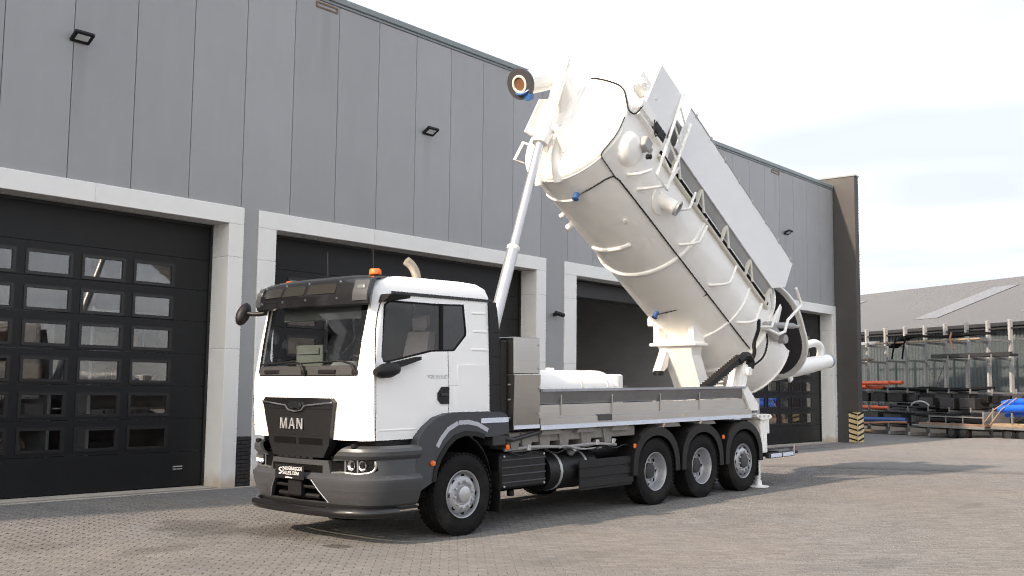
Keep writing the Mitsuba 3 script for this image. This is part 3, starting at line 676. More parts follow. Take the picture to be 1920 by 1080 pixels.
tp('bumper_core', box(-1.46, -1.2, .42, 2.14, .45, 1.10, .02), 'm_deepshade', BK)
tp('lower_lip', grid(lambda t, z: bq(t, .46, .01)[:2]+(z,), np.linspace(-.98, .98, 41), (.415, .453), (.08, 0, 0)), 'm_black', BK)
tp('underrun_bar', tube([(-1.10, .06, .40), (-1.42, .10, .40), (-1.60, .34, .40), (-1.68, .8, .40), (-1.69, 1.28, .40), (-1.68, 1.8, .40), (-1.60, 2.25, .40), (-1.40, 2.42, .40)], .060, 14, 2), 'm_blackgloss', BK)
tp('mouth_bar', cat(*[tube([bpt(y, z, .05) for y in np.linspace(.9, 1.72, 9)], r, 8) for z, r in ((.56, .03), (.67, .022))], box(-1.70, -1.60, 1.16, 1.42, .55, .76, .02)), 'm_black', BK)
tp('centre_slot', grid(lambda t, z: bpt(1.32+t*.50, .9, -.006)[:2]+(z,), np.linspace(-1, 1, 9), (.85, .94), (.02, 0, 0)), 'm_deepshade', BK)
tp('bumper_louvre', [*[box(bpt(y, 1.02)[0]-.008, bpt(y, 1.02)[0]+.01, y-.05, y+.05, 1.0, 1.03, .008) for y in np.linspace(1.05, 1.66, 6)]], 'm_black', BK)
# dealer plate
px_ = bpt(1.32, .79, -.03)[0]
PK = tp('number_plate', box(px_-.012, px_+.004, 1.04, 1.62, .755, .925, .006), 'm_black', BK, smooth=False, label='black dealer plate with white lettering')
m1, w1 = lettering('SAUGBAGGER', .042, (px_-.0135, 1.46, .865), (0, -1, 0), (0, 0, 1), .003)
m2, w2 = lettering('SALES.COM', .042, (px_-.0135, 1.46, .81), (0, -1, 0), (0, 0, 1), .003)
part('plate_lettering', [m1, m2, bx(px_-.0155, px_-.0125, 1.26, 1.40, .768, .781)], 'm_text', BK, FT)
part('plate_emblem', tube([(px_-.014, 1.50+a*.03, .855+b*.035) for a, b in ((-.9, .9), (.6, .9), (1, .2), (-.8, -.4), (-.5, -1.1), (1, -1.1))], .007, 5, 1), 'm_text', BK, FT)
for s in (-1, 1):
    def hp(y, z, off=0.): return bpt(y, z, off)
    y0, y1 = sorted((YC+s*.58, YC+s*1.17))
    HK = tp('headlight', grid(lambda y, z: hp(y, z, .045), np.linspace(y0, y1, 11), np.linspace(.83, 1.05, 4), (.02, 0, 0)), 'm_deepshade', BK, smooth=30)
    tp('headlight_lens', grid(lambda y, z: hp(y, z+.05*(abs(y-YC)-.58)/.6, .012), np.linspace(y0, y1, 11), np.linspace(.845, 1.0, 4)), 'm_headglass', BK, smooth=True)
    tp('daylight_strip', tube([hp(YC+s*q, z, .022) for q, z in ((.60, .855), (.78, .872), (.86, .858), (1.02, .858), (1.13, .875), (1.165, .93), (1.155, 1.01))], .016, 6, 1), 'm_lamp', BK)
    for q in (.90, 1.04):
        c0 = np.array(hp(YC+s*q, .955, .05)); tp('lamp_bowl', lathe([(0, .01), (.0, .028), (-.035, .06), (-.036, .064), (-.03, .064)], c0, (1, 0, 0), 16, cap=False), 'm_chrome', BK, smooth=50)
    tp('lamp_divider', [*[box(hp(YC+s*q, .95)[0]+.025, hp(YC+s*q, .95)[0]+.05, YC+s*q-.008, YC+s*q+.008, .87, 1.03, .003) for q in (.80, .97)]], 'm_silver', BK)
    fy = sorted((YC+s*.66, YC+s*1.10))
    tp('fog_recess', grid(lambda y, z: bpt(y, z, -.004), np.linspace(*fy, 7), (.565, .60, .635), (.012, 0, 0)), 'm_hub', BK)
    tp('tow_hook', box(bpt(YC+s*.96, 1.15)[0]-.01, bpt(YC+s*.96, 1.15)[0]+.05, YC+s*.96-.03, YC+s*.96+.03, 1.16, 1.21, .01), 'm_black', BK)
tp('step_gap', box(-1.36, -.62, YC-1.13, YC+1.13, 1.02, 1.25, .01), 'm_black', BK)

# ---- wheels
def tyre_prof(w, r, ri):
    h = w/2
    return [(-h*.78, ri), (-h*.93, ri+.03), (-h, ri+.10), (-h*.985, (ri+r)/2+.03), (-h*.93, r-.045), (-h*.86, r-.014), (-h*.80, r-.004), (-h*.52, r), (-h*.50, r-.014), (-h*.42, r-.014), (-h*.40, r), (-.014, r), (-.012, r-.014),
            (.012, r-.014), (.014, r), (h*.40, r), (h*.42, r-.014), (h*.50, r-.014), (h*.52, r), (h*.80, r-.004), (h*.86, r-.014), (h*.93, r-.045), (h*.985, (ri+r)/2+.03), (h, ri+.10), (h*.93, ri+.03), (h*.78, ri)]
def sidewall_rings(w, s):
    pass
def wheel(x, near, kind):
    w = .33 if kind == 'front' else .30; s = -1 if near else 1
    y = .02+w/2 if near else 2*YC-.02-w/2
    R0 = .519
    WK = tp('wheel', lathe([(t*1., r) for t, r in tyre_prof(w, R0, .292)], (x, y, .52), (0, 1, 0), 56, cap=False), 'm_rubber', smooth=30)
    # shoulder blocks
    bl = []
    for q in range(44):
        a = q*2*PI/44
        for e in (-1, 1):
            c = np.array([x+math.cos(a)*(R0-.004), y+e*w*.44, .52+math.sin(a)*(R0-.004)])
            rd = np.array([math.cos(a), 0, math.sin(a)]); tg = np.array([-math.sin(a), 0, math.cos(a)])
            P = [c+rd*i*.011+tg*j*.022+np.array([0, 1, 0])*k*w*.045 for i in (-1, .6) for j in (-1, 1) for k in (-1, 1)]
            bl.append(hull(P))
    tp('tread_blocks', cat(*bl), 'm_rubber', WK, smooth=False, kind='stuff')
    yo = y+s*w/2                                  # outer plane
    def P(t): return (x, yo, .52), (0, -s, 0)     # t grows inwards
    o, d = (x, yo, .52), (0, float(-s), 0)
    if kind == 'front' or kind == 'tag':
        prof = [(.035, .292), (.012, .303), (.006, .298), (.012, .288), (.05, .277), (.085, .272), (.09, .262), (.055, .250), (.03, .235), (.012, .205), (.004, .17), (.008, .145), (.03, .125), (.03, .0)]
    else:
        prof = [(.035, .292), (.012, .303), (.006, .298), (.012, .288), (.05, .276), (.10, .268), (.15, .258), (.165, .24), (.16, .17), (.165, .10), (.166, .0)]
    rim = lathe(prof, o, d, 44, cap=False)
    RK = tp('rim', rim, 'm_rimsteel', WK, smooth=40)
    dish = .012 if kind != 'drive' else .16
    nuts, holes = [], []
    for q in range(10):
        a = q*2*PI/10+.15
        c = np.array([x+.1675*math.cos(a), 0, .52+.1675*math.sin(a)])
        t0 = .004 if kind != 'drive' else .157
        c[1] = yo-s*t0
        nuts.append(cyl(c, c+np.array([0, s*.032, 0]), .017, 6, bev=.2))
    for q in range(8 if kind != 'tag' else 10):
        a = q*2*PI/(8 if kind != 'tag' else 10)
        rr = .222 if kind != 'drive' else .207
        c = np.array([x+rr*math.cos(a), yo-s*(.026 if kind != 'drive' else .162), .52+rr*math.sin(a)])
        holes.append(lathe([(0, .0), (0, .034), (.004, .034)], c-np.array([0, s*.0, 0]), (0, s, 0), 14, cap=False))
    tp('wheel_nut', nuts, 'm_silver', WK, smooth=False)
    tp('hand_hole', holes, 'm_deepshade', WK, smooth=False)
    hubr = (.03, .105, .10) if kind == 'front' else ((.03, .12, .11) if kind == 'tag' else (.165, .125, .11))
    tp('hub', lathe([(hubr[0], hubr[1]), (hubr[0]-.05, hubr[1]*.97), (hubr[0]-.06, hubr[1]*.8), (hubr[0]-.062, 0)], o, d, 24, cap=False), 'm_hub' if kind == 'tag' else ('m_silver' if kind == 'front' else 'm_darkgrey'), WK, smooth=40)
AX = [0, 4.333, 5.703, 7.073]
for near in (True, False):
    for i, x in enumerate(AX): wheel(x, near, ('front', 'drive', 'drive', 'tag')[i])
for x in AX: tp('axle', cat(cyl((x, .3, .52), (x, 2.25, .52), .075), cyl((x, 1.05, .52), (x, 1.5, .52), .2)), 'm_hub')
# ---- front wing
W_OUT = [(-.80, 1.27), (-.68, 1.385), (-.50, 1.50), (-.30, 1.548), (-.1, 1.557), (.66, 1.55), (.80, 1.505), (.84, 1.43), (.845, 1.255), (.58, 1.226), (.42, 1.225)]
W_IN = [(.36, 1.235), (.2, 1.275), (.0, 1.29), (-.17, 1.25), (-.32, 1.15), (-.45, 1.0), (-.52, .86), (-.55, .72)]
W_FR = [(-.78, .62), (-.86, .80), (-.84, 1.05)]
wp = Polygon(W_OUT+W_IN+W_FR)
for s in (-1, 1):
    y0, y1 = sorted((YC+s*1.275, YC+s*1.05))
    FKW = tp('front_wing', man(prism(wp, 'y', y0, y1)), 'm_fender', smooth=30)
    if s < 0:
        ye = y0
        arc = LineString([(-.49, 1.14), (-.42, 1.24), (-.30, 1.35), (-.12, 1.425), (.06, 1.43), (.24, 1.395), (.43, 1.31)])
        tp('reflector_strip', prism(arc.intersection(sbox(-1, 0, -.13, 3)).buffer(.028, cap_style=2), 'y', ye-.004, ye-.0005), 'm_tapedull', FKW, smooth=False)
        tp('reflector_strip', prism(arc.intersection(sbox(-.115, 0, 2, 3)).buffer(.028, cap_style=2), 'y', ye-.004, ye-.0005), 'm_tapedull', FKW, smooth=False)
        tp('reflector_strip', prism(sbox(.30, 1.405, .83, 1.47).buffer(-.02).buffer(.02), 'y', ye-.004, ye-.0005), 'm_tape', FKW, smooth=False)
        tp('wing_gap', prism(LineString([(-.20, 1.55), (-.16, 1.45), (-.11, 1.27)]).buffer(.004), 'y', ye-.0015, ye-.0002), 'm_hub', FKW, smooth=False)
        lipl = LineString(W_IN[::-1]+[(.36, 1.235)])
        tp('wing_lip', prism(LineString(W_IN[::-1]).buffer(.03, cap_style=2), 'y', ye-.012, ye+.02), 'm_black', FKW)
tp('wheel_arch_liner', [*[grid(lambda a, y: (.0+.60*math.cos(a), y, .58+.68*math.sin(a)), np.linspace(-.1, PI+.1, 13), (y0, y1), (0, .0, .02)) for y0, y1 in ((.1, .55), (2*YC-.55, 2*YC-.1))]], 'm_black')
tp('side_marker', cat(lathe([(0, .0), (0, .035), (.03, .03), (.035, 0)], (-.575, -.0, .945), (0, -1, 0), 12, cap=False)), 'm_orange', smooth=40)
# ---- chassis rails and gear between the axles
tp('box_rib', [box(.82, 1.73, .108, .122, z, z+.02, .004) for z in (.58, .68, .78, .88)], 'm_hub')
tp('box_bolt', [cyl((x, .12, z), (x, .10, z), .016, 8) for x in (.86, 1.69) for z in (.54, .94)], 'm_silver')
tp('fuel_cap', cat(cyl((2.4, .22, .90), (2.4, .14, .98), .06, 14), cyl((2.4, .15, .97), (2.4, .13, .99), .045, 14)), 'm_silver', smooth=40)
tp('guard_rail', [box(2.40, 3.74, .035, .052, z, z+.10, .008) for z in (.40, .54, .68)], 'm_black')
tp('air_valve', [cat(cyl((x, .1, 1.0), (x, .1, 1.08), .035, 10), cyl((x, .06, 1.05), (x, .16, 1.05), .02, 8)) for x in (1.35, 2.9, 3.3)], 'm_silver', smooth=40)
tp('air_line', [tube([(x, .12, 1.0), (x+.2, .06, .92), (x+.5, .10, .99), (x+.8, .14, .90)], .011, 6, 2) for x in (.95, 1.7, 2.5, 3.1)], 'm_black', smooth=50)
tp('chassis_rail', cat(*[box(-1.2, 8.0, y-.04, y+.04, .78, 1.06, .01) for y in (YC-.42, YC+.42)], *[box(x-.05, x+.05, YC-.42, YC+.42, .8, 1.02, .01) for x in (.9, 2.2, 3.4, 5.0, 6.4, 7.8)]), 'm_black')
tp('engine_shade_mass', box(-1.1, .9, .75, 1.85, .40, 1.25, .08), 'm_deepshade')  # dark mass added beneath the cab to keep light from leaking through
tp('gearbox_shade_mass', box(.9, 3.9, .70, 1.9, .38, .95, .08), 'm_deepshade')  # further dark mass added under the chassis, blocks light there
tp('far_side_shade_board', box(.75, 3.7, 2.3, 2.45, .34, 1.0, .01), 'm_deepshade')  # unseen dark board added to stop light coming in from the far side
tp('step_bracket', cat(box(.55, .80, .02, .4, 1.10, 1.24, .01), tube([(.62, .06, 1.24), (.95, .05, 1.16), (1.5, .04, 1.24)], .03, 8)), 'm_darkgrey')
tp('battery_box', box(.80, 1.75, .12, .72, .50, .98, .03), 'm_black')
tp('fuel_tank', man(hull([(x, .42+.30*math.cos(q), .66+.28*math.sin(q)) for x in (1.85, 2.95) for q in np.linspace(0, 2*PI, 21)[:-1]])), 'm_black', smooth=40)
tp('tank_strap', [*[hull([(x+dx, .42+.306*math.cos(q), .66+.286*math.sin(q)) for dx in (-.025, .025) for q in np.linspace(0, 2*PI, 21)[:-1]]) for x in (2.1, 2.7)]], 'm_galv', smooth=40)
tp('side_guard', box(2.42, 3.72, .05, .08, .36, .80, .01), 'm_black')
tp('air_tank', [cyl((3.05, .45, .88), (3.75, .45, .88), .13, bev=.4), cyl((1.2, .3, .38), (1.2, .3, .46), .05)], 'm_black', smooth=40)
tp('pipework', [tube([(.9, .14, 1.02), (1.5, .10, 1.05), (2.2, .12, 1.0), (2.8, .1, 1.03), (3.4, .12, .98)], .022, 7, 2), tube([(1.1, .2, .98), (1.9, .15, 1.03), (2.5, .2, .96), (3.5, .2, 1.05)], .018, 7, 2), tube([(2.0, .09, 1.0), (2.1, .07, 1.04), (2.5, .08, .95), (3.0, .1, .96)], .014, 6, 2)], 'm_grey', smooth=40)
pk_ = [prism([(x0, 1.02), (x1, 1.02), (x1+.03, 1.24), (x0-.05, 1.24)], 'y', .10, .5) for x0, x1 in ((1.0, 1.14), (1.24, 1.40), (1.62, 1.80), (2.05, 2.22), (2.55, 2.75), (3.1, 3.25))]
tp('subframe_bracket', [*pk_, box(.95, 3.9, .12, .5, 1.10, 1.25, .01)], 'm_beige', smooth=False)
tp('hose_tray_bracket', [*[hull([(x, .05, 1.20), (x+.5, .05, 1.20), (x, .4, 1.20), (x+.5, .4, 1.20), (x+.06, .05, 1.26), (x+.44, .05, 1.26), (x+.06, .4, 1.26), (x+.44, .4, 1.26)]) for x in (1.55, 2.35, 3.2, 4.6, 5.7)]], 'm_beige', smooth=False)
for x, z in ((.83, 1.07), (3.75, .945), (6.38, .97)):
    tp('side_marker', box(x-.03, x+.03, .0, .03, z-.035, z+.035, .01), 'm_orange')
tp('mud_flap', [*[box(x, x+.02, .06, .5, .22, .75, .005) for x in (.72, 7.66)]], 'm_rubber')
# rear wings over each axle
def arch_poly(x):
    o = [(x-.655, .50), (x-.64, .72)]+[(x-.61*math.cos(q)*1.03, .72+.50*math.sin(q)) for q in np.linspace(.25, PI-.25, 15)]+[(x+.64, .72), (x+.655, .50)]
    i = [(x+.60, .50), (x+.585, .72)]+[(x+.565*math.cos(q)*1.02, .72+.44*math.sin(q)) for q in np.linspace(.25, PI-.25, 15)]+[(x-.585, .72), (x-.60, .50)]
    return Polygon(o+i).buffer(0)
for x in AX[1:]:
    for s in (-1, 1):
        y0, y1 = sorted((YC+s*1.27, YC+s*.85))
        AK = tp('rear_wing', prism(arch_poly(x), 'y', y0, y1), 'm_black', smooth=25)
        ol = arch_poly(x).buffer(.0)
        yl = sorted((YC+s*1.285, YC+s*1.268))
        inner = arch_poly(x)
        lip = Polygon([(x-.655, .50), (x-.64, .72)]+[(x-.61*math.cos(q)*1.03, .72+.50*math.sin(q)) for q in np.linspace(.25, PI-.25, 15)]+[(x+.64, .72), (x+.655, .50)]+[(x+.53, .50), (x+.52, .70)]+[(x+.50*math.cos(q), .70+.385*math.sin(q)) for q in np.linspace(.25, PI-.25, 15)]+[(x-.52, .70), (x-.53, .50)]).buffer(0)
        tp('wing_lip', prism(lip, 'y', yl[0], yl[1]), 'm_black' , AK, smooth=25)

# ---- stainless cabinets behind the cab, hose trays
tp('cabinet', cat(box(.93, 1.475, -.01, 1.1, 2.045, 2.545, .012)), 'm_cabinet', label='upper polished steel cabinet behind the cab')
CK = tp('cabinet', hull([(x, y, z) for x in (.93, 1.475) for y, z in ((.012, 1.30), (-.018, 2.03), (-.01, 2.036), (1.1, 1.30), (1.1, 2.036))]), 'm_cabinet', label='lower polished steel cabinet behind the cab')
tp('cabinet_latch', [*[cyl((1.44, -.012, z), (1.44, -.03, z), .014, 8) for z in (2.44, 2.12, 1.86, 1.5)], *[cyl((.925, .08, z), (.91, .08, z), .014, 8) for z in (1.9, 1.7, 1.45)]], 'm_silver', CK)
tp('reflector_strip', bx(.94, 1.47, -.006, .004, 1.302, 1.352), 'm_tape', CK, smooth=False)
tp('back_frame', box(.80, .92, .10, 2.4, 1.2, 2.5, .02), 'm_black')
sec = [(.018, 1.615), (.018, 1.44), (-.002, 1.43), (-.002, 1.27), (.03, 1.27), (.04, 1.42), (.06, 1.445), (.09, 1.615)]
sec2 = [(-.045, 1.835), (-.05, 1.80), (-.02, 1.795), (.052, 1.625), (.092, 1.625), (.03, 1.80), (.03, 1.835)]
for s in (-1, 1):
    pts = [(y if s < 0 else 2*YC-y, z) for y, z in sec]
    HK = tp('hose_tray', man(fixn(prism(pts, 'x', 1.485, 7.35))), 'm_steel', smooth=20)
    tp('tray_flange', man(fixn(prism([(y if s < 0 else 2*YC-y, z) for y, z in sec2], 'x', 1.485, 7.1))), 'm_flange', HK, smooth=20)
    if s < 0:
        tp('tray_rib', [*[hull([(x+dx, y, z) for dx in (-.012, .012) for y, z in ((.0, 1.78), (.012, 1.62), (.006, 1.46), (.08, 1.46), (.08, 1.7))]) for x in (1.95, 3.16, 4.45, 5.62)]], 'm_steel', HK, smooth=False)
        tp('reflector_strip', bx(1.49, 7.34, -.0085, -.006, 1.275, 1.335), 'm_tape', HK, smooth=False)
        tp('tray_light', box(2.80, 3.13, -.02, .02, 1.36, 1.455, .008), 'm_bumperdark', HK)
        tp('sticker', bx(5.05, 5.12, -.003, -.001, 1.37, 1.40), 'm_yellow', HK, smooth=False)
tp('tray_end', prism([(6.95, 1.835), (7.18, 1.835), (7.58, 1.50), (7.55, 1.40), (7.30, 1.40)], 'y', -.02, .30), 'm_tank', label='white sloped rear end of the tray')
tp('deck', box(1.5, 7.5, .15, 2.4, 1.40, 1.52, .02), 'm_darkgrey')
tp('pump_housing', man(hull([(x, .75+.33*math.cos(q)*1.2, 1.82+.285*math.sin(q)) for x, in ((1.50,), (3.70,)) for q in np.linspace(0, 2*PI, 25)[:-1]]+[(3.76, .75+.27*math.cos(q), 1.82+.22*math.sin(q)) for q in np.linspace(0, 2*PI, 25)[:-1]])), 'm_tank', smooth=40, label='long white rounded housing on the deck')
tp('pump_cap', lathe([(0, .17), (.0, .185), (.50, .18), (.525, .15), (.53, 0)], (4.16, .75, 1.52), (0, 0, 1), 22, cap=False), 'm_tank', smooth=30)
tp('pump_collar', cyl((3.74, .75, 1.80), (4.0, .75, 1.80), .17, 20), 'm_bluedark', smooth=40)
tp('pump_band', [hull([(x+dx, .75+.335*math.cos(q)*1.2, 1.82+.29*math.sin(q)) for dx in (-.012, .012) for q in np.linspace(0, 2*PI, 25)[:-1]]) for x in (1.9, 2.9, 3.55)], 'm_cream', smooth=40)
tp('pump_lug', box(2.55, 2.65, .7, .8, 2.09, 2.14, .01), 'm_tank')
# exhaust stack
tp('exhaust', cat(tube([(.66, 1.62, 2.6), (.66, 1.62, 3.34), (.65, 1.62, 3.48), (.58, 1.64, 3.60), (.49, 1.66, 3.66)], .066, 16, 2)), 'm_exhaust', smooth=50)
tp('rear_lamp_panel', box(.93, 1.1, .55, .75, 2.55, 2.86, .01), 'm_tank')
# ---- rear: outrigger, underrun bar, frame box
RK_ = tp('outrigger', cat(box(7.72, 7.95, .02, .30, .62, 1.30, .015), cyl((7.83, .16, .1), (7.83, .16, .7), .045, 14)), 'm_tank', label='white rear support leg standing on a round foot')
tp('foot', lathe([(0, .0), (0, .19), (.02, .19), (.035, .07), (.12, .06), (.13, .0)], (7.83, .16, .0), (0, 0, 1), 24, cap=False), 'm_tank', RK_, smooth=30)
tp('leg_head', cat(hull([(7.52, -.02, 1.32), (8.0, -.02, 1.32), (8.08, -.02, 1.27), (7.95, -.02, 1.22), (7.7, -.02, 1.22), (7.52, -.02, 1.28)]+[(7.52, .4, 1.32), (8.0, .4, 1.32), (8.08, .4, 1.27), (7.95, .4, 1.22), (7.7, .4, 1.22), (7.52, .4, 1.28)]), box(7.95, 8.12, .06, .26, .95, 1.22, .02)), 'm_tank', RK_)
tp('leg_bolt', [*[cyl((7.60+i*.16, -.025, 1.29), (7.60+i*.16, -.04, 1.29), .02, 8) for i in range(3)]], 'm_silver', RK_)
fr_ = prism(sbox(7.60, 1.32, 8.10, 1.60).difference(sbox(7.66, 1.34, 8.02, 1.55)), 'y', .25, 2.3)
tp('rear_frame', fr_, 'm_grey', smooth=False)
tp('rear_crossbeam', box(7.6, 8.05, .3, 2.3, .9, 1.2, .02), 'm_darkgrey')
UK = tp('rear_underrun', [box(8.42, 8.50, .08, 2.48, .50, .62, .01), box(8.0, 8.45, .5, .6, .55, .62, .01), box(8.0, 8.45, 1.9, 2.0, .55, .62, .01)], 'm_darkgrey')
# the folding bumper bar seen at the back
tp('rear_bar', [box(8.05, 9.05, .05, .13, .50, .60, .01), box(8.05, 9.05, .05, .13, .655, .68, .006)], 'm_darkgrey')
tp('rear_bar_tape', [*[bx(a, a+.42, .044, .047, .515, .585) for a in (8.12, 8.58)]], 'm_tape', UK, smooth=False)
tp('rear_marker', cat(box(9.02, 9.07, .04, .14, .5, .70, .008)), 'm_galv', UK)
tp('rear_lamp', box(9.07, 9.12, .04, .14, .62, .70, .008), 'm_red', UK)
tp('rear_wheel_stub', box(9.08, 9.2, .04, .14, .54, .60, .02), 'm_black', UK)
# tipping ram, centre line
rb, rm, rt = np.array([1.36, YC, 1.25]), np.array([3.02, YC, 5.76]), np.array([3.70, YC, 7.26])
rdir = (rm-rb)/np.linalg.norm(rm-rb)
RAM = tp('tipping_ram', cyl(rb, rm, .072, 24), 'm_silver', smooth=40, label='silver telescopic ram holding the tank up')
tp('ram_stage', cyl(rb, rb+rdir*2.9, .092, 24), 'm_silver', RAM, smooth=40)
tp('ram_collar', cyl(rb+rdir*2.88, rb+rdir*2.95, .10, 24), 'm_tank', RAM, smooth=40)
tp('ram_sleeve', lathe([(-.05, .08), (-.04, .125), (.03, .14), (.62, .14), (.68, .12), (.74, .095), (1.62, .085), (1.66, .07), (1.68, .0)], rm, rt-rm, 24), 'm_tank', RAM, smooth=40)
# ================================================================ tank (frame FK: u rearwards along the axis, y, v up)
def kp(name, mesh, m, parent=None, smooth=30, **kw): return part(name, mesh, m, parent or TR, FK, smooth, **kw)
TOP = .40                                    # straight part of the section above the axis
def sec_pts(r, n=48, top=TOP):
    """closed section (y, v): half circle below, straight sides, half circle on top"""
    P = [(r*math.sin(q), -r*math.cos(q)) for q in np.linspace(-PI/2, PI/2, n//2)]
    P += [(r*math.cos(q), top+r*math.sin(q)) for q in np.linspace(0, PI, n//2)]
    return P
def loft(stations, n=48):
    v, f = [], []
    for (u, r, tp_) in stations: v += [(u, y, w) for y, w in sec_pts(r, n, tp_)]
    k = len(sec_pts(1, n))
    for i in range(len(stations)-1):
        for j in range(k):
            a, b = i*k+j, i*k+(j+1) % k
            f += [[a, b, b+k], [a, b+k, a+k]]
    for i, s in ((0, 1), (len(stations)-1, 0)):
        c = len(v); st = stations[i]; v.append((st[0], 0, st[2]/2))
        for j in range(k):
            a, b = i*k+j, i*k+(j+1) % k; f.append([b, a, c] if s else [a, b, c])
    return fixn(TM(v, f))
UR = 5.52
head = [(-.30*math.cos(q)-.03, RR*(.80*math.sin(q)+.2*math.sin(q)**.5 if q > 0 else 0)+1e-3, TOP*max(.15, math.sin(q)**.5)) for q in np.linspace(.05, PI/2, 12)]
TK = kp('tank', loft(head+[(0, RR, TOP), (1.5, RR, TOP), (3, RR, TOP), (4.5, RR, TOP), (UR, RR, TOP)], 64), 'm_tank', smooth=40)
def bead(u0, u1, a0, a1, r=.032, rad=RR, n=24):
    """weld-on hoop segment: angles from the bottom, negative on the near side; continues up the straight side past -90"""
    P = []
    for q in np.linspace(0, 1, n):
        a = a0+(a1-a0)*q; u = u0+(u1-u0)*q
        if a < -90: P.append((u, -rad, (-a-90)/57.3*rad))
        else: P.append((u, rad*math.sin(math.radians(a)), -rad*math.cos(math.radians(a))))
    return tube(P, r, 8)
for u0, u1, a0, a1, r in ((.47, .5, -11, 42, .022), (1.78, 1.79, -23, 26, .04), (2.37, 2.72, 60, -112, .04), (4.53, 4.62, -23, -113, .028), (-.03, -.03, 95, 10, .018)):
    kp('hoop', bead(u0, u1, a0, a1, r), 'm_tank', TK)
kp('head_seam', tube([(-.03+.012, y*1.004, v*1.004) for y, v in sec_pts(RR, 60)[:1]+sec_pts(RR, 60)[1:]], .01, 6), 'm_tank', TK)
# rear chute: lower half of the shell runs on, cut open at the top
ch = []
for u in (UR-.02, 6.48):
    ch.append([(u, (RR+.004)*math.sin(q), -(RR+.004)*math.cos(q)) for q in np.linspace(-PI*.54, PI*.54, 40)])
    ch.append([(u, (RR-.03)*math.sin(q), -(RR-.03)*math.cos(q)) for q in np.linspace(-PI*.54, PI*.54, 40)])
v = np.array(ch[0]+ch[2]+ch[1]+ch[3]); f = []
for j in range(39):
    f += [[j, 40+j, 41+j], [j, 41+j, j+1], [80+j, 121+j, 120+j], [80+j, 81+j, 121+j], [40+j, 120+j, 121+j], [40+j, 121+j, 41+j]]
for j in (0, 39): f += [[j, 80+j, 120+j], [j, 120+j, 40+j]]
kp('chute', TM(v, f), 'm_tank', TK)
kp('chute_rim', tube([(6.47, (RR+.01)*math.sin(q), -(RR+.01)*math.cos(q)) for q in np.linspace(-PI*.54, PI*.54, 40)], .022, 8), 'm_tank', TK)
kp('chute_weld', tube([(UR+.3, (RR+.006)*math.sin(q), -(RR+.006)*math.cos(q)) for q in np.linspace(-PI*.5, -PI*.1, 20)], .008, 5), 'm_tank', TK)
kp('tank_mouth', loft([(UR+.002, RR-.03, TOP), (UR+.012, RR-.03, TOP)], 48), 'm_hub', TK)
kp('mouth_ring', cat(*[tube([(UR, y, w) for y, w in sec_pts(RR+.02, 60)+sec_pts(RR+.02, 60)[:1]], .035, 8)]), 'm_tank', TK)
# rear door swung open on its top hinge
phi = math.radians(62); hinge = np.array([UR+.1, 0, TOP+RR+.02])
du = np.array([math.cos(phi), 0, math.sin(phi)])       # outwards
dv = np.array([-math.sin(phi), 0, math.cos(phi)])      # up along the door
FD = FK@frame(hinge-dv*(TOP+RR+.02), du, np.array([0, 1., 0]), dv)
DK = part('rear_door', loft([(.0, RR+.03, TOP), (.06, RR+.03, TOP), (.10, RR-.03, TOP), (.22, RR*.82, TOP*.9), (.30, RR*.5, TOP*.6), (.32, .05, TOP*.3)], 56), 'm_tank', TR, FD, 35, label='domed rear door swung open on its top hinge')
part('door_inner_shade', cat(loft([(-.004, RR-.05, TOP), (-.001, RR-.05, TOP)], 48)), 'm_hub', DK, FD, 30)  # dark sheet painting the shadow on the inner face of the open door
part('door_flange', tube([(.02, y, w) for y, w in sec_pts(RR+.045, 60)+sec_pts(RR+.045, 60)[:1]], .03, 8), 'm_tank', DK, FD, 40)
part('door_pipe', tube([(7.55, -.3, .40), (7.9, -.3, .66), (8.5, -.3, 1.14), (9.2, -.3, 1.72)], [.19, .19, .175, .15], 18), 'm_tank', DK, FK, 40)
part('pipe_cap', lathe([(0, .1), (.0, .16), (.07, .16), (.08, .1)], (9.19, -.3, 1.712), (.77, 0, .64), 18), 'm_capgrey', DK, FK, 30)
part('overflow_pipe', tube([(7.7, -.3, 1.0), (8.05, -.3, 1.32), (8.25, -.3, 1.52), (8.50, -.3, 1.74), (8.80, -.3, 1.80), (8.86, -.3, 1.50), (8.75, -.3, 1.30)], .085, 12, 2), 'm_tank', DK, FK, 40)
part('door_lug', [*[box(-.02, .12, y-.03, y+.03, -RR-.10, -RR+.0, .01) for y in (-.4, .4)]], 'm_tank', DK, FD)
kp('door_hinge', [box(UR-.2, UR+.2, -.8, -.72, 1.2, 1.5, .02), box(UR-.2, UR+.2, .72, .8, 1.2, 1.5, .02), cyl((UR+.1, -.9, 1.40), (UR+.1, .9, 1.40), .05, 12)], 'm_tank', TK)
# door ram and hooks on the near side at the back
kp('door_ram', [cyl((5.35, -1.03, -.05), (6.25, -1.06, .55), .06, 12), cyl((5.75, -1.04, .2), (6.45, -1.07, .68), .035, 10), box(5.45, 5.85, -1.10, -.97, -.12, .12, .03), cyl((6.05, -1.12, .1), (6.05, -.97, .1), .09, 14)], 'm_grey', TK)
kp('ram_fairing', hull([(5.50, -1.0, .02), (5.62, -1.1, .05), (5.60, -1.05, .62), (5.70, -1.05, .60), (5.85, -1.0, .10)]), 'm_tank', TK)
